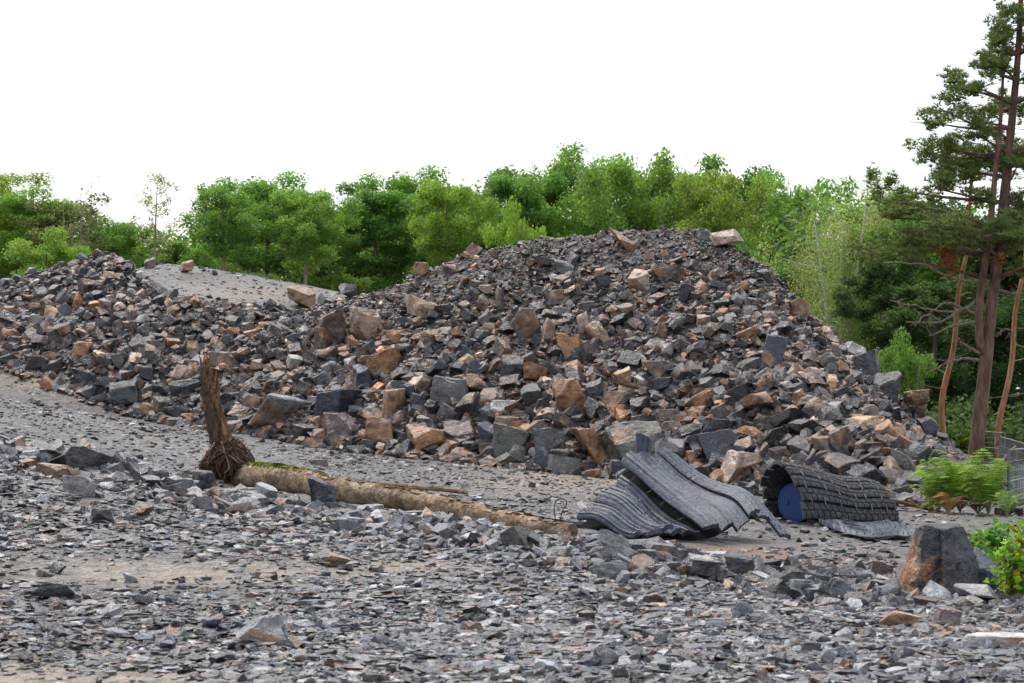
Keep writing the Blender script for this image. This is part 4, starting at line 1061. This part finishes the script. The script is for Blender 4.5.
    # charred stick with wire loop
    P = [(523, 515), (540, 521), (560, 524), (585, 527), (597, 524)]
    P = [at(px, py, rest_depth(px, py, 0.04, 23.5, 18)) for px, py in P]; dm = sum(p.y for p in P) / 5; P = [at(px, py, dm) for px, py in [(523, 515), (540, 521), (560, 524), (585, 527), (597, 523)]]
    b = P[0].copy(); st = thing('charred_stick', 'black charred stick with a wire loop beside the mat', 'stick', b)
    g = Geo(); g.tube(smooth_path([tuple(p - b) for p in P], 16), np.interp(np.linspace(0, 1, 16), [0, .1, .8, 1], [1.5, 4, 5.5, 7]) * dm / FPX, 8, 0.1); g.part('stem', M['charred'], st)
    g = Geo(); Q = [at(px, py, dm - 0.03) - b for px, py in [(556, 522), (554, 508), (557, 500), (563, 499), (567, 503), (562, 512), (560, 522)]]; g.tube(smooth_path([tuple(q) for q in Q], 18), 0.006, 5); g.part('wire_loop', M['charred'], st)
    # thin stick lying by the mat front
    P = [(622, 547), (640, 544), (660, 543), (676, 541)]; dd = rest_depth(640, 545, 0.02, 22, 17); P = [at(a, c, dd) for a, c in P]; b = P[0].copy()
    o = Geo().tube(smooth_path([tuple(p - b) for p in P], 10), np.linspace(0.022, 0.012, 10), 6, 0.1).part('branch', M['pale_root'], None); o.location = b; tag(o, 'short ochre stick lying along the front of the big mat', 'branch')
fallen_tree()

# ---------------------------------------------------------------- blasting mats of tyre strips
def rubber(name, c0, c1, rough):
    m = NT(name, rough, 0.5); P = m.pos(); n1 = m.noise(5, 5, P, 0.65); n2 = m.noise(60, 4, P, 0.7)
    c = m.mix(m.rng(n1, 0.3, 0.7), c0, c1); c = m.mix(m.rng(m.noise(17, 6, P, 0.75), 0.52, 0.7, 0, 0.6), c, (0.24, 0.24, 0.25)); c = m.mix(m.rng(m.noise(9, 6, P, 0.75), 0.55, 0.65, 0, 0.7), c, (0.02, 0.021, 0.024)); m.col(c)
    m.l(m.rng(n1, 0.3, 0.7, rough - 0.1, rough + 0.15), m.b.inputs['Roughness'])
    m.nor(m.bump(m.noise(24, 5, P, 0.7), 0.5, 0.03, m.bump(n2, 0.6, 0.012))); return m.m
M['rubber_blue'] = rubber('weathered_rubber', (0.026, 0.032, 0.05), (0.08, 0.096, 0.14), 0.27)
M['rubber_black'] = rubber('black_rubber', (0.014, 0.014, 0.016), (0.045, 0.046, 0.05), 0.38)
M['steel'] = bark_material('rusty_cable', [(0.3, (0.08, 0.06, 0.05)), (0.5, (0.20, 0.17, 0.15)), (0.7, (0.34, 0.30, 0.27))], 30, (1, 1, 1), 0.5)
def strip(S, t0, t1, n, thick, tread, seg=6, plain=False, depth=0.012):
    """one tyre strip on the surface S(t,s): a thick band with rounded shoulders and tread notches; returns Geo"""
    fr = (0.0, 0.30, 0.33, 0.47, 0.50, 0.80, 0.83, 0.97); nb = max(2, n // tread)
    ss = np.linspace(0, 1, n) if plain else np.array([(b + f) / nb for b in range(nb) for f in fr] + [1.0]); n = len(ss)
    seg = 10; V = []; F = []; ts = t0 + (t1 - t0) * np.array([0, 0.04, 0.16, 0.30, 0.34, 0.46, 0.54, 0.66, 0.70, 0.86, 1.0]); prof = [0.1, 0.75, 0.95, 1.0, 0.72, 0.72, 1.0, 1.0, 0.72, 0.9, 0.1]
    if plain: prof = [0.1, 0.7, 0.92, 0.95, 0.72, 1.0, 1.0, 0.74, 0.95, 0.85, 0.1]
    G = np.array([[S(t, s) for t in ts] for s in ss])            # n, seg+1, 3
    dt = np.gradient(G, axis=1); dsv = np.gradient(G, axis=0); N_ = np.cross(dsv, dt); N_ /= np.maximum(np.linalg.norm(N_, axis=2, keepdims=True), 1e-9)
    if (N_[..., 2].mean() - 0.4 * N_[..., 1].mean()) < 0: N_ = -N_
    top = []
    for i in range(n):
        nl, nr_ = (i % 8) in (2, 3), (i % 8) in (6, 7)
        row = [G[i, j] + N_[i, j] * thick * prof[j] - (N_[i, j] * depth if not plain and ((nl and 0 < j < 5) or (nr_ and 5 < j < seg)) else 0) for j in range(seg + 1)]
        top.append(row)
    bot = G - N_ * 0.004
    w_ = seg + 1
    for i in range(n): V += list(top[i]) + list(bot[i])
    st = 2 * w_
    for i in range(n - 1):
        for j in range(seg):
            a = i * st + j; F.append((a, a + 1, a + st + 1, a + st)); b = i * st + w_ + j; F.append((b, b + st, b + st + 1, b + 1))
        a = i * st; F.append((a, a + st, a + st + w_, a + w_)); a = i * st + seg; F.append((a, a + w_, a + st + w_, a + st))
    for i in (0, n - 1):
        for j in range(seg):
            a = i * st + j; F.append((a, a + w_, a + w_ + 1, a + 1) if i == 0 else (a, a + 1, a + w_ + 1, a + w_))
    return Geo().add(V, F)
_s = NT('gap_shade_black', 0.95, 0.05); _s.col(_s.mix(_s.noise(12, 4, _s.pos()), (0.006, 0.006, 0.007), (0.02, 0.02, 0.022))); M['gap_shade'] = _s.m  # near-black colour standing in for shade between the tyre strips
def mat_one():
    z = lambda x, y: (540 + x / 3.94, 420 + y / 3.94)
    rows = [[(150,395),(220,405),(300,440),(370,462),(400,468)], [(190,362),(270,388),(345,430),(430,462),(465,472)], [(235,325),(310,355),(390,410),(470,455),(515,470)],
            [(270,290),(350,325),(430,390),(510,445),(560,466)], [(300,235),(380,290),(460,365),(540,430),(610,470)], [(330,180),(425,255),(515,318),(610,410),(690,492)],
            [(385,158),(475,245),(580,315),(675,395),(745,470)], [(430,150),(530,240),(640,305),(730,362),(800,435)], [(468,150),(570,225),(680,292),(780,342),(850,405)],
            [(500,152),(605,225),(715,284),(812,328),(900,430)], [(528,160),(640,240),(752,290),(840,340),(985,478)]]
    dep = [[20.35, 20.2, 20.1, 20.0, 19.95], [20.5, 20.35, 20.2, 20.05, 19.95], [20.65, 20.5, 20.3, 20.1, 20.0], [20.8, 20.6, 20.4, 20.2, 20.0], [20.95, 20.75, 20.5, 20.25, 20.05],
           [21.1, 20.85, 20.6, 20.3, 20.0], [21.25, 21.0, 20.75, 20.5, 20.25], [21.4, 21.2, 21.0, 20.75, 20.5], [21.55, 21.4, 21.2, 21.0, 20.7], [21.75, 21.6, 21.45, 21.25, 20.9], [21.95, 21.85, 21.7, 21.5, 21.1]]
    G = np.array([[tuple(at(*z(*p), d)) for p, d in zip(r_, ds)] for r_, ds in zip(rows, dep)])
    base = Vector((float(G[..., 0].mean()), float(G[..., 1].mean()), 0)); base.z = tz(base.x, base.y); G = G - np.array(base)
    m = thing('blasting_mat', 'crumpled blue grey blasting mat of tyre strips draped like a tent', 'blasting mat', base, 'blasting mats')
    rows_s = [smooth_path(g_, 41) for g_ in G]; K = len(rows_s)
    A = np.array(rows_s)                                          # K, 41, 3
    A = np.array([smooth_path(A[:, j], (K - 1) * 8 + 1) for j in range(41)]).transpose(1, 0, 2)
    def S(t, s):
        i = np.clip(t * 8, 0, A.shape[0] - 1.001); j = np.clip(s * 40, 0, 39.999); a, b = int(i), int(j); fa, fb = i - a, j - b
        return (A[a, b] * (1 - fa) + A[a + 1, b] * fa) * (1 - fb) + (A[a, b + 1] * (1 - fa) + A[a + 1, b + 1] * fa) * fb
    r = np.random.default_rng(3)
    for k in range(K):
        lo, hi = max(0, k - 0.44), min(K - 1, k + 0.44)
        s0, s1 = (0.0, 1.0) if k != 5 else (0.0, 1.0); lift = 0.02 if k == 5 else 0.0
        off = np.array({5: (0, -.07, .07), 6: (0, -.03, .035), 4: (0, .06, -.05), 3: (0, .04, -.03), 2: (0, -.02, .03), 8: (0, -.04, .05), 9: (0, .0, .01)}.get(k, (0, 0, 0)), float); j0, j1 = r.uniform(0, 0.05), r.uniform(0.9, 1.0)
        Sk = lambda t, s: S(t, j0 + (j1 - j0) * s) + off + np.array([0, 0, 0.03 * math.sin(s * 7 + k * 0.3) * (0.3 + s)]) + np.array([0, -0.5, 0.8]) * (0.018 * (1 - (2 * (t - lo) / (hi - lo) - 1) ** 2) + (0.045 * (t - lo) / (hi - lo)))
        strip(Sk, lo, hi, 60, 0.05, 4, plain=True).part('tyre_strip', M['rubber_blue'], m, True, 35)
    V = [A[i, j] + np.array([0, 0.07, -0.08]) for i in range(0, A.shape[0], 4) for j in range(0, 35, 2)]; nj = 18; ni = len(V) // nj       # added dark sheet that paints shade into the gaps between strips
    Geo().add(V, [(i * nj + j, i * nj + j + 1, (i + 1) * nj + j + 1, (i + 1) * nj + j) for i in range(ni - 1) for j in range(nj - 1)]).part('gap_shade_sheet', M['gap_shade'], m)
    # standing flap at the peak
    fl = lambda t, s: np.array(at(*z(372 + t * 66 + s * 6, 200 - s * (150 - 40 * t) - 10 * math.sin(3 * t)), 21.2 + 0.05 * t)) - np.array(base)
    strip(fl, 0, 1, 24, 0.04, 5, plain=True).part('tyre_strip', M['rubber_blue'], m, True, 35)
    # steel cables lacing the strips across
    for k in range(K - 1):
        for s_ in (0.14, 0.32, 0.5, 0.68, 0.86):
            s_ += r.uniform(-.03, .03); g = Geo(); g.tube([S(k + f, s_) + np.array([0, -0.022, 0.045 * (1 if f in (0.3, 0.7) else 0.8)]) for f in (0.3, 0.5, 0.7)], 0.006, 5); g.part('cable', M['steel'], m)
    # frayed cable ends
    g = Geo()
    for k in range(18):
        p = S(r.uniform(0, K - 1), r.uniform(0.3, 1)) + np.array([0, -0.02, 0.03]); e = p + r.normal(0, 0.05, 3) + np.array([0, -0.03, 0.05]); g.tube([p, (p + e) / 2 + r.normal(0, .01, 3), e], [0.005, 0.004, 0.003], 4)
    o = g.part('frayed_wires', M['steel'], m); o['kind'] = 'stuff'
mat_one()
def mat_two():
    z = lambda x, y: (730 + x / 5.12, 460 + y / 5.12)
    c0 = at(*z(330, 200), 24.6); gz = tz(c0.x, 24.6)
    base = Vector((c0.x + 0.55, 24.9, gz)); m = thing('blasting_mat', 'black treaded blasting mat curled into a tunnel around a blue drum', 'blasting mat', base, 'blasting mats')
    ax = Vector((0.93, 0.36, -0.02)).normalized(); sd = Vector((-ax.y, ax.x, 0)).normalized()   # sd points away from the camera
    r = np.random.default_rng(8)
    A0 = Vector((at(*z(300, 320), 24.5).x, 24.75, gz))
    def S(t, s):
        """t 0..1 from the front foot over the top to the back foot, s along the axis"""
        a = math.pi * (0.02 + 0.96 * t); le = 1.28 + 0.12 * math.sin(a)
        rx = 0.50 - 0.05 * s; rz = 0.72 - 0.27 * s * s
        p = A0 + ax * (s * le - 0.05 * math.sin(a)) + sd * (-math.cos(a) * rx + 0.12 * math.sin(a)) + Vector((0, 0, math.sin(a) ** 0.85 * rz + 0.035 * math.sin(s * 6.3 + t * 4 + 1) * math.sin(a) - 0.09 * math.exp(-((s - 0.62) / 0.22) ** 2) * math.sin(a)))
        return np.array(p - base)
    K = 11
    for k in range(K):
        j0, j1 = r.uniform(-0.05, 0.02), r.uniform(0.95, 1.03); zz = r.uniform(-0.004, 0.01)
        Sk = lambda t, s: S(t, j0 + (j1 - j0) * s) + np.array([0, 0, zz])
        strip(Sk, (k + 0.03) / K, (k + 0.97) / K, 64, 0.045, 4, depth=0.014).part('tyre_strip', M['rubber_black'], m, True, 30)
    for k in range(K - 1):
        for s_ in (0.1, 0.26, 0.42, 0.58, 0.74, 0.9):
            s_ += r.uniform(-.03, .03); g = Geo(); q0 = A0 + ax * (s_ * 1.5) - base
            g.tube([Vector(S(t, s_)) + (Vector(S(t, s_)) - q0).normalized() * 0.05 for t in ((k + 0.72) / K, (k + 1) / K, (k + 1.28) / K)], 0.006, 5); g.part('cable', M['steel'], m)
    # inner lining of the tunnel
    n = 24; V = [S(t, s) - np.array([0, 0, 0.02]) for s in (0.02, 0.5, 0.97) for t in np.linspace(0, 1, n)]; F = [(i * n + j, i * n + j + 1, (i + 1) * n + j + 1, (i + 1) * n + j) for i in range(2) for j in range(n - 1)]
    Geo().add(V, F).part('lining', M['rubber_black'], m)
    # apron trailing over the ground
    q = [[z(430, 312), z(520, 300), z(640, 345), z(770, 335), z(800, 330)], [z(470, 335), z(560, 330), z(680, 362), z(800, 352), z(850, 350)], [z(520, 355), z(600, 360), z(720, 385), z(830, 372), z(900, 372)], [z(570, 380), z(640, 392), z(740, 410), z(850, 398), z(915, 400)]]
    G = []
    for row in q:
        rr = []
        for (px, py) in row:
            d = rest_depth(px, py, 0.03, 27, 18); p = at(px, py, d); rr.append(tuple(p - base + Vector((0, 0, 0.01 + r.uniform(0, 0.03)))))
        G.append(smooth_path(rr, 31))
    G = np.array(G); A = np.array([smooth_path(G[:, j], 31) for j in range(31)]).transpose(1, 0, 2)
    def S2(t, s):
        i = np.clip(t * 30, 0, 29.999); j = np.clip(s * 30, 0, 29.999); a, b = int(i), int(j); fa, fb = i - a, j - b
        return (A[a, b] * (1 - fa) + A[a + 1, b] * fa) * (1 - fb) + (A[a, b + 1] * (1 - fa) + A[a + 1, b + 1] * fa) * fb
    for k in range(4): strip(S2, (k + 0.06) / 4, (k + 0.94) / 4, 40, 0.045, 4, depth=0.022).part('tyre_strip', M['rubber_blue'], m, True, 30)
    # blue drum inside
    bl = NT('blue_plastic', 0.4, 0.5); bl.b.inputs['Base Color'].default_value = (0.012, 0.10, 0.34, 1)
    nn = bl.noise(6, 5, bl.pos()); bl.col(bl.mix(bl.rng(nn, 0.45, 0.75, 0, 0.6), (0.006, 0.045, 0.18), (0.012, 0.03, 0.07)))  # blue darkened to carry the shadow inside the curled mat
    dr = thing('drum', 'blue plastic drum lying inside the curled rubber mat', 'drum', (0, 0, 0))
    c = at(*z(332, 232), 24.95); rad = 0.24; dax = Vector((0.60, 0.80, 0.02)).normalized(); c.z = max(c.z, gz + rad + 0.01)
    dr.location = c - Vector((0, 0, rad)); o_ = Vector((0, 0, rad))
    def ring(rs): 
        g = Geo(); n = 40; u = dax.cross(Vector((0, 0, 1))).normalized(); v = u.cross(dax); V = []; F = []
        for off, rr in rs:
            for k in range(n): V.append(o_ + dax * off + (u * math.cos(6.28318 * k / n) + v * math.sin(6.28318 * k / n)) * rr)
        for i in range(len(rs) - 1):
            for k in range(n): F.append((i * n + k, i * n + (k + 1) % n, (i + 1) * n + (k + 1) % n, (i + 1) * n + k))
        F.append(tuple(range(n))[::-1]); F.append(tuple((len(rs) - 1) * n + k for k in range(n))); return g.add(V, F)
    ring([(0.012, rad * 0.90), (0.0, rad * 0.93), (0.0, rad), (0.03, rad), (0.04, rad * 0.96), (0.25, rad * 0.98), (0.26, rad), (0.30, rad), (0.31, rad * 0.98), (0.55, rad * 0.98), (0.60, rad * 0.9), (0.62, rad * 0.5)]).part('drum_body', bl.m, dr, True, 40)
    head = ring([(0.002, rad * 0.905), (0.010, rad * 0.89), (0.014, rad * 0.6), (0.016, rad * 0.2)]).part('drum_head', bl.m, dr, True, 40)
    for sgn in (-1, 1):                                          # bung caps on the drum head
        g = Geo(); u = dax.cross(Vector((0, 0, 1))).normalized(); cc = o_ + u * sgn * rad * 0.5; g.tube([cc + dax * 0.02, cc - dax * 0.012], [0.034, 0.03], 16); g.part('bung', bl.m, head)
mat_two()

# ---------------------------------------------------------------- stump-like black rock at right
def stump_rock():
    z = lambda x, y: (860 + x / 6.2, 500 + y / 6.2)
    # columns round the rock: (x, y, distance) at foot, lower, upper and top in zoomed photo units, with rust there
    cols = [[(225,520,15.75),(272,400,15.75),(310,290,15.75),(345,178,15.75)], [(305,530,15.30),(335,410,15.42),(352,300,15.5),(378,165,15.55)], [(330,535,15.27),(372,412,15.38),(380,300,15.44),(402,152,15.5)], [(480,535,15.30),(495,410,15.44),(500,300,15.50),(492,176,15.56)],
            [(520,540,15.24),(528,420,15.34),(528,310,15.40),(522,180,15.46)], [(640,545,15.22),(620,420,15.36),(600,310,15.44),(575,172,15.5)], [(780,545,15.45),(735,430,15.55),(690,310,15.62),(632,165,15.66)], [(740,520,16.3),(700,400,16.2),(660,280,16.1),(610,150,16.05)], [(280,500,16.3),(320,390,16.2),(350,280,16.1),(410,148,16.05)]]
    rust = [[1, 1, 1, .75], [.9, .75, .5, .3], [.8, .6, .1, .2], [.75, .7, .1, .05], [.5, .35, .0, .0], [.2, .05, 0, 0], [.1, .0, 0, 0], [.1, 0, 0, 0], [.9, .8, .6, .4]]
    base = at(*z(500, 530), 15.6); base.z = tz(base.x, 15.6)
    G = np.array([[tuple(at(*z(a, b), d) - base) + (ru,) for (a, b, d), ru in zip(c, rr_)] for c, rr_ in zip(cols, rust)])     # 9,4,4
    G[:, 0, 2] = np.minimum(G[:, 0, 2], -0.06)
    up = 9; nc = 9 * up; fi = np.arange(nc) / up; a = fi.astype(int); f = (fi - a)[:, None, None]; G = G[a] * (1 - f) + G[(a + 1) % 9] * f
    ru = 8; nr = 3 * ru + 1; fj = np.linspace(0, 3, nr); b = np.minimum(fj.astype(int), 2); f = (fj - b)[None, :, None]; G = G[:, b] * (1 - f) + G[:, b + 1] * f
    from mathutils import noise as N
    V = []; RU = []; F = []; ctr = G[..., :3].mean((0, 1))
    for i in range(nr):
        for k in range(nc):
            v = Vector(G[k, i, :3]); o_ = Vector((v.x - ctr[0], v.y - ctr[1], 0)).normalized(); n_ = N.noise(v * 5) * 0.03 + abs(N.noise(v * 12)) * 0.025 + N.noise(v * 30) * 0.008
            V.append(v + o_ * n_ + Vector((0, 0, N.noise(v * 9) * 0.012))); RU.append(G[k, i, 3])
    for i in range(nr - 1):
        for k in range(nc): F.append((i * nc + k, i * nc + (k + 1) % nc, (i + 1) * nc + (k + 1) % nc, (i + 1) * nc + k))
    t0 = len(V); rim = [V[(nr - 1) * nc + k] for k in range(nc)]; cen = sum(rim, Vector()) / nc
    for q in (0.6, 0.25):
        for k in range(nc): v = cen + (rim[k] - cen) * q; V.append(v + Vector((0, 0, 0.012 + N.noise(v * 14) * 0.012))); RU.append(0.1)
    for i, (p0, p1) in enumerate((((nr - 1) * nc, t0), (t0, t0 + nc))):
        for k in range(nc): F.append((p0 + k, p0 + (k + 1) % nc, p1 + (k + 1) % nc, p1 + k))
    F.append(tuple(t0 + nc + k for k in range(nc)))
    m = NT('black_and_rust_rock', 0.55, 0.4); P = m.pos(); n1 = m.noise(6, 5, P, 0.65); n2 = m.noise(40, 4, P, 0.7)
    c = m.mix(m.rng(n1, 0.3, 0.7), (0.025, 0.027, 0.033), (0.085, 0.088, 0.10)); c = m.mix(m.rng(n2, 0.55, 0.7, 0, 0.5), c, (0.16, 0.16, 0.17))
    ru = m.ramp(n1, [(0.3, (0.12, 0.05, 0.025)), (0.5, (0.33, 0.15, 0.06)), (0.7, (0.45, 0.28, 0.16))])
    e = m.math('ADD', m.math('SUBTRACT', m.attr('rust').outputs['Fac'], 0.40), m.math('MULTIPLY', m.math('SUBTRACT', m.noise(6, 7, P, 0.75), 0.5), 2.4))
    c = m.mix(m.rng(e, 0.0, 0.5, 0, 0.9), c, ru); m.col(c); b = m.bump(n2, 0.7, 0.02); vo = m.voro(7, P, 'DISTANCE_TO_EDGE'); b = m.bump(m.rng(vo.outputs['Distance'], 0.0, 0.06), 0.5, 0.03, b); m.nor(m.bump(n1, 0.9, 0.12, b))
    o = Geo().add(V, F).part('rock', m.m, None, True, 32); o.location = base
    at_ = o.data.attributes.new('rust', 'FLOAT', 'POINT'); at_.data.foreach_set('value', np.array(RU, np.float32))
    tag(o, 'stump-like black rock with an orange left flank and flat pale top', 'rock')
    h = at(988, 578, 15.75); boulder(988, 578, 46, 36, 'nv', .0, 'wedge', 22, 'dark low block leaning on the right of the stump-like rock', hit=Vector((h.x, h.y, max(h.z, tz(h.x, h.y) + 0.08))), name='rock', cat='rock', group='larger rocks lying on the gravel')
stump_rock()

# ---------------------------------------------------------------- plants at right
M['fern'] = leaf_material('fern_frond', True, trans=0.4)
def fern(px, py, d, hpx, wpx, col, label, n=16, seed=0, up=0.9):
    r = np.random.default_rng(seed); b = at(px, py, d); b.z = tz(b.x, d); H = hpx * d / FPX; W = wpx * d / FPX / 2; V = []; LV = []
    t = thing('fern', label, 'fern', b, 'bracken at the right edge'); st = Geo()
    for k in range(n):
        a = r.uniform(0, 6.28); L = H * r.uniform(0.45, 1.08); out = W * r.uniform(0.45, 1.0); dx, dy = math.cos(a), math.sin(a)
        P = smooth_path([(0, 0, 0), (dx * out * 0.35, dy * out * 0.35, L * 0.7), (dx * out * 0.8, dy * out * 0.8, L * up * r.uniform(0.85, 1.1)), (dx * out * 1.1, dy * out * 1.1, L * (up - 0.1))], 18)
        st.tube(P, np.linspace(0.006, 0.002, 18), 4); tone = r.uniform(0.1, 0.9)
        for i in range(3, 18):
            u = P[min(i + 1, 17)] - P[i - 1]; u /= np.linalg.norm(u) + 1e-9; sd = np.cross(u, (0, 0, 1)); sd /= np.linalg.norm(sd) + 1e-9
            ll = 0.26 * L * (1 - (i - 3) / 15.5) + 0.012
            for s in (-1, 1):
                for h in range(4):                                            # leaflet split into lobes
                    p = P[i] + sd * s * ll * (h / 4); e = p + sd * s * ll * 0.34 + np.array([0, 0, -0.05 * ll]); w_ = u * (0.13 * ll * (1 - h / 5) + 0.004)
                    V += [p - w_ * 0.5, p + w_ * 0.5, e + u * 0.008, e - u * 0.004]; LV += [[np.clip(tone + r.normal(0, 0.15), 0, 1), r.uniform(0, 0.95), 0, 1]] * 4
    V = np.array(V); F = np.arange(len(V)).reshape(-1, 4); o = link('fronds', leaf_mesh('fronds', V, F, np.array(LV), M['fern']), t); o.color = (*col, 1)
    st.part('stalks', M['pale_bark'], t)
fern(938, 508, 28.2, 52, 70, (0.26, 0.42, 0.045), 'bright green bracken clump left of the twin-stemmed pine foot', 30, 1)
fern(960, 510, 28.0, 66, 78, (0.24, 0.42, 0.05), 'tallest bright bracken clump in front of the pine trunk', 36, 2)
fern(988, 510, 27.6, 58, 70, (0.20, 0.36, 0.05), 'bracken clump beside the wire fence', 28, 3)
fern(948, 512, 27.5, 24, 56, (0.30, 0.13, 0.035), 'orange withered bracken in front of the green clumps', 20, 4, 0.75)
fern(978, 512, 27.8, 22, 50, (0.26, 0.15, 0.035), 'yellow brown withered bracken right of the orange one', 18, 5, 0.75)
fern(1008, 520, 27.0, 26, 50, (0.18, 0.32, 0.05), 'low green bracken at the foot of the fence', 14, 6)
fern(930, 516, 27.5, 14, 30, (0.14, 0.22, 0.03), 'small low bracken tuft at the heap edge', 9, 7, 0.7)
def leafy(px, py, d, hpx, wpx, col, col2, label, n=14, leaf=0.05, seed=0, frac2=0.0, name='shrub'):
    r = np.random.default_rng(seed); b = at(px, py, d); b.z = tz(b.x, d); H = hpx * d / FPX; W = wpx * d / FPX / 2
    t = thing(name, label, 'shrub', b, 'leafy plants at the right edge'); st = Geo(); C = []
    for k in range(n):
        a = r.uniform(0, 6.28); o = W * r.uniform(0.1, 1.0); h = H * r.uniform(0.55, 1.0) * (1 - 0.3 * o / W)
        P = smooth_path([(0, 0, 0), (math.cos(a) * o * 0.4, math.sin(a) * o * 0.4, h * 0.55), (math.cos(a) * o, math.sin(a) * o, h)], 12); st.tube(P, np.linspace(0.007, 0.002, 12), 5)
        for i in range(3, 12):
            for q in range(3): C.append(P[i] + r.normal(0, 1, 3) * leaf * np.array([1.0, 1.0, 0.6]))
    st.part('stems', M['pale_bark'], t); C = np.array(C); two = r.uniform(0, 1, len(C)) < frac2 * (1.6 - C[:, 2] / H)
    for nm, sel, cc in (('leaves', ~two, col), ('yellow_leaves', two, col2)):
        if sel.sum() < 3: continue
        V, F, lv = leaf_cloud(C[sel], leaf * 1.5, 0.6, seed, 0.8); lv[:, 1] *= 0.8; o = link(nm, leaf_mesh(nm, V, F, lv, M['leaf']), t); o.color = (*cc, 1)
leafy(1000, 548, 18.8, 62, 56, (0.13, 0.30, 0.055), (0.4, 0.2, 0.02), 'bright green upright leafy plant behind the stump-like rock', 12, 0.042, 1)
leafy(1014, 600, 15.2, 66, 66, (0.18, 0.33, 0.04), (0.48, 0.27, 0.03), 'leafy shrub with orange and yellow leaves at the right edge', 16, 0.040, 2, 0.10)
leafy(1030, 590, 16.5, 84, 80, (0.18, 0.31, 0.04), (0.50, 0.26, 0.02), 'taller leafy shrub cut by the right edge', 16, 0.042, 3, 0.10)
leafy(985, 560, 18.2, 26, 40, (0.10, 0.25, 0.045), (0.4, 0.2, 0.02), 'low dark green plant just right of the stump-like rock', 12, 0.035, 4)
leafy(976, 530, 21.5, 14, 40, (0.12, 0.19, 0.035), (0.4, 0.2, 0.02), 'low pale green weeds in the gravel behind the stump-like rock', 12, 0.03, 5, 0, 'weeds')
def tuft(px, py, d, hpx, wpx, col, label, seed, n=170):
    r = np.random.default_rng(seed); b = at(px, py, d); b.z = tz(b.x, d); H = hpx * d / FPX; W = wpx * d / FPX / 2; V = []; LV = []
    for k in range(n):
        p = np.array([r.normal(0, W * 0.5), r.normal(0, W * 0.4), -0.01]); h = H * r.uniform(0.4, 1.1); a = r.uniform(0, 6.28); e = p + np.array([math.cos(a) * h * 0.5, math.sin(a) * h * 0.5, h]); mid = (p + e) / 2 + np.array([-math.cos(a), -math.sin(a), 0]) * h * 0.12; w_ = np.array([math.sin(a), -math.cos(a), 0]) * 0.006
        V += [p - w_, p + w_, mid + w_ * .8, mid - w_ * .8, mid - w_ * .8, mid + w_ * .8, e + w_ * .1, e - w_ * .1]; q = [r.uniform(0, 1), r.uniform(0, 1), 0, 1]; LV += [q] * 8
    V = np.array(V); t = thing('grass_tuft', label, 'grass tuft', b, 'grass tufts on the left ridge'); o = link('blades', leaf_mesh('blades', V, np.arange(len(V)).reshape(-1, 4), np.array(LV), M['fern']), t); o.color = (*col, 1); o['kind'] = 'stuff'
tuft(27, 461, 20.6, 14, 34, (0.16, 0.26, 0.03), 'bright grass tuft on the left rubble ridge', 1)
tuft(55, 457, 21.2, 11, 16, (0.15, 0.24, 0.03), 'small grass tuft right of the bright one on the ridge', 2, 80)
tuft(2, 460, 20.2, 12, 14, (0.14, 0.22, 0.03), 'grass tuft cut by the left edge', 3, 80)

# ---------------------------------------------------------------- fence and loose timber at right
def fence():
    mt = NT('galvanised_steel', 0.42, 0.5); mt.b.inputs['Metallic'].default_value = 0.5; nn = mt.noise(12, 4, mt.pos()); mt.col(mt.mix(nn, (0.10, 0.105, 0.11), (0.2, 0.205, 0.21)))
    def panel(a, b, h, label):
        A = Vector((a[0], a[1], tz(*a))); B = Vector((b[0], b[1], tz(*b))); t = thing('fence_panel', label, 'fence panel', A, 'steel mesh fence panels'); D = B - A; up = Vector((0, 0, 1))
        for f in (0.0, 1.0): Geo().tube([D * f, D * f + up * h], 0.021, 8).part('post', mt.m, t)
        for q in (0.06, 0.5, 0.97): Geo().tube([up * h * q, D + up * h * q], 0.014, 8).part('rail', mt.m, t)
        n = max(6, int(D.length / 0.24))
        for k in range(1, n): Geo().tube([D * k / n + up * h * 0.06, D * k / n + up * h * 0.97], 0.0065, 5).part('bar', mt.m, t)
        for q in (0.2, 0.35, 0.65, 0.8): Geo().tube([up * h * q, D + up * h * q], 0.005, 5).part('wire', mt.m, t)
        for f in (0.0, 1.0):
            g = Geo(); g.box(Matrix.Translation(D * f + Vector((0, 0, 0.05))), 0.36, 0.16, 0.09); g.part('foot_block', M['core'], t, False)
    X = lambda px, d: (px - CXP) / FPX * d
    panel((X(1008, 27.5), 27.5), (X(1030, 30.5), 30.5), 0.92, 'near grey steel mesh fence panel at the right edge')
    panel((X(1000, 36), 36), (X(1030, 31), 31), 0.95, 'second steel mesh fence panel behind the bracken')
    panel((X(980, 45), 45), (X(1004, 44), 44), 0.75, 'far steel mesh fence panel right of the pine foot')
    for pts, rad, nm, lab, d, mat in [([(962, 508), (985, 480), (1010, 452), (1016, 446)], 0.018, 'pole', 'thin pale pole leaning through the bracken', 28.0, 'pale_root'),
        ([(868, 497), (895, 501), (920, 507), (944, 513)], 0.03, 'board', 'brown broken board lying at the right foot of the heap', 28.2, 'split_wood'),
        ([(905, 512), (930, 514), (955, 513)], 0.025, 'board', 'short reddish board end under the withered bracken', 27.4, 'split_wood'),
        ([(917, 396), (919, 372), (920, 366)], 0.012, 'stick', 'thin upright stick on the right edge of the heap', 38.4, 'dead_wood')]:
        P = [at(px, py, d) for px, py in pts]; b = P[0].copy(); o = Geo().tube(smooth_path([tuple(p - b) for p in P], 10), np.linspace(rad, rad * 0.8, 10), 6, 0.12).part(nm, M[mat], None); o.location = b; tag(o, lab, nm)
fence()
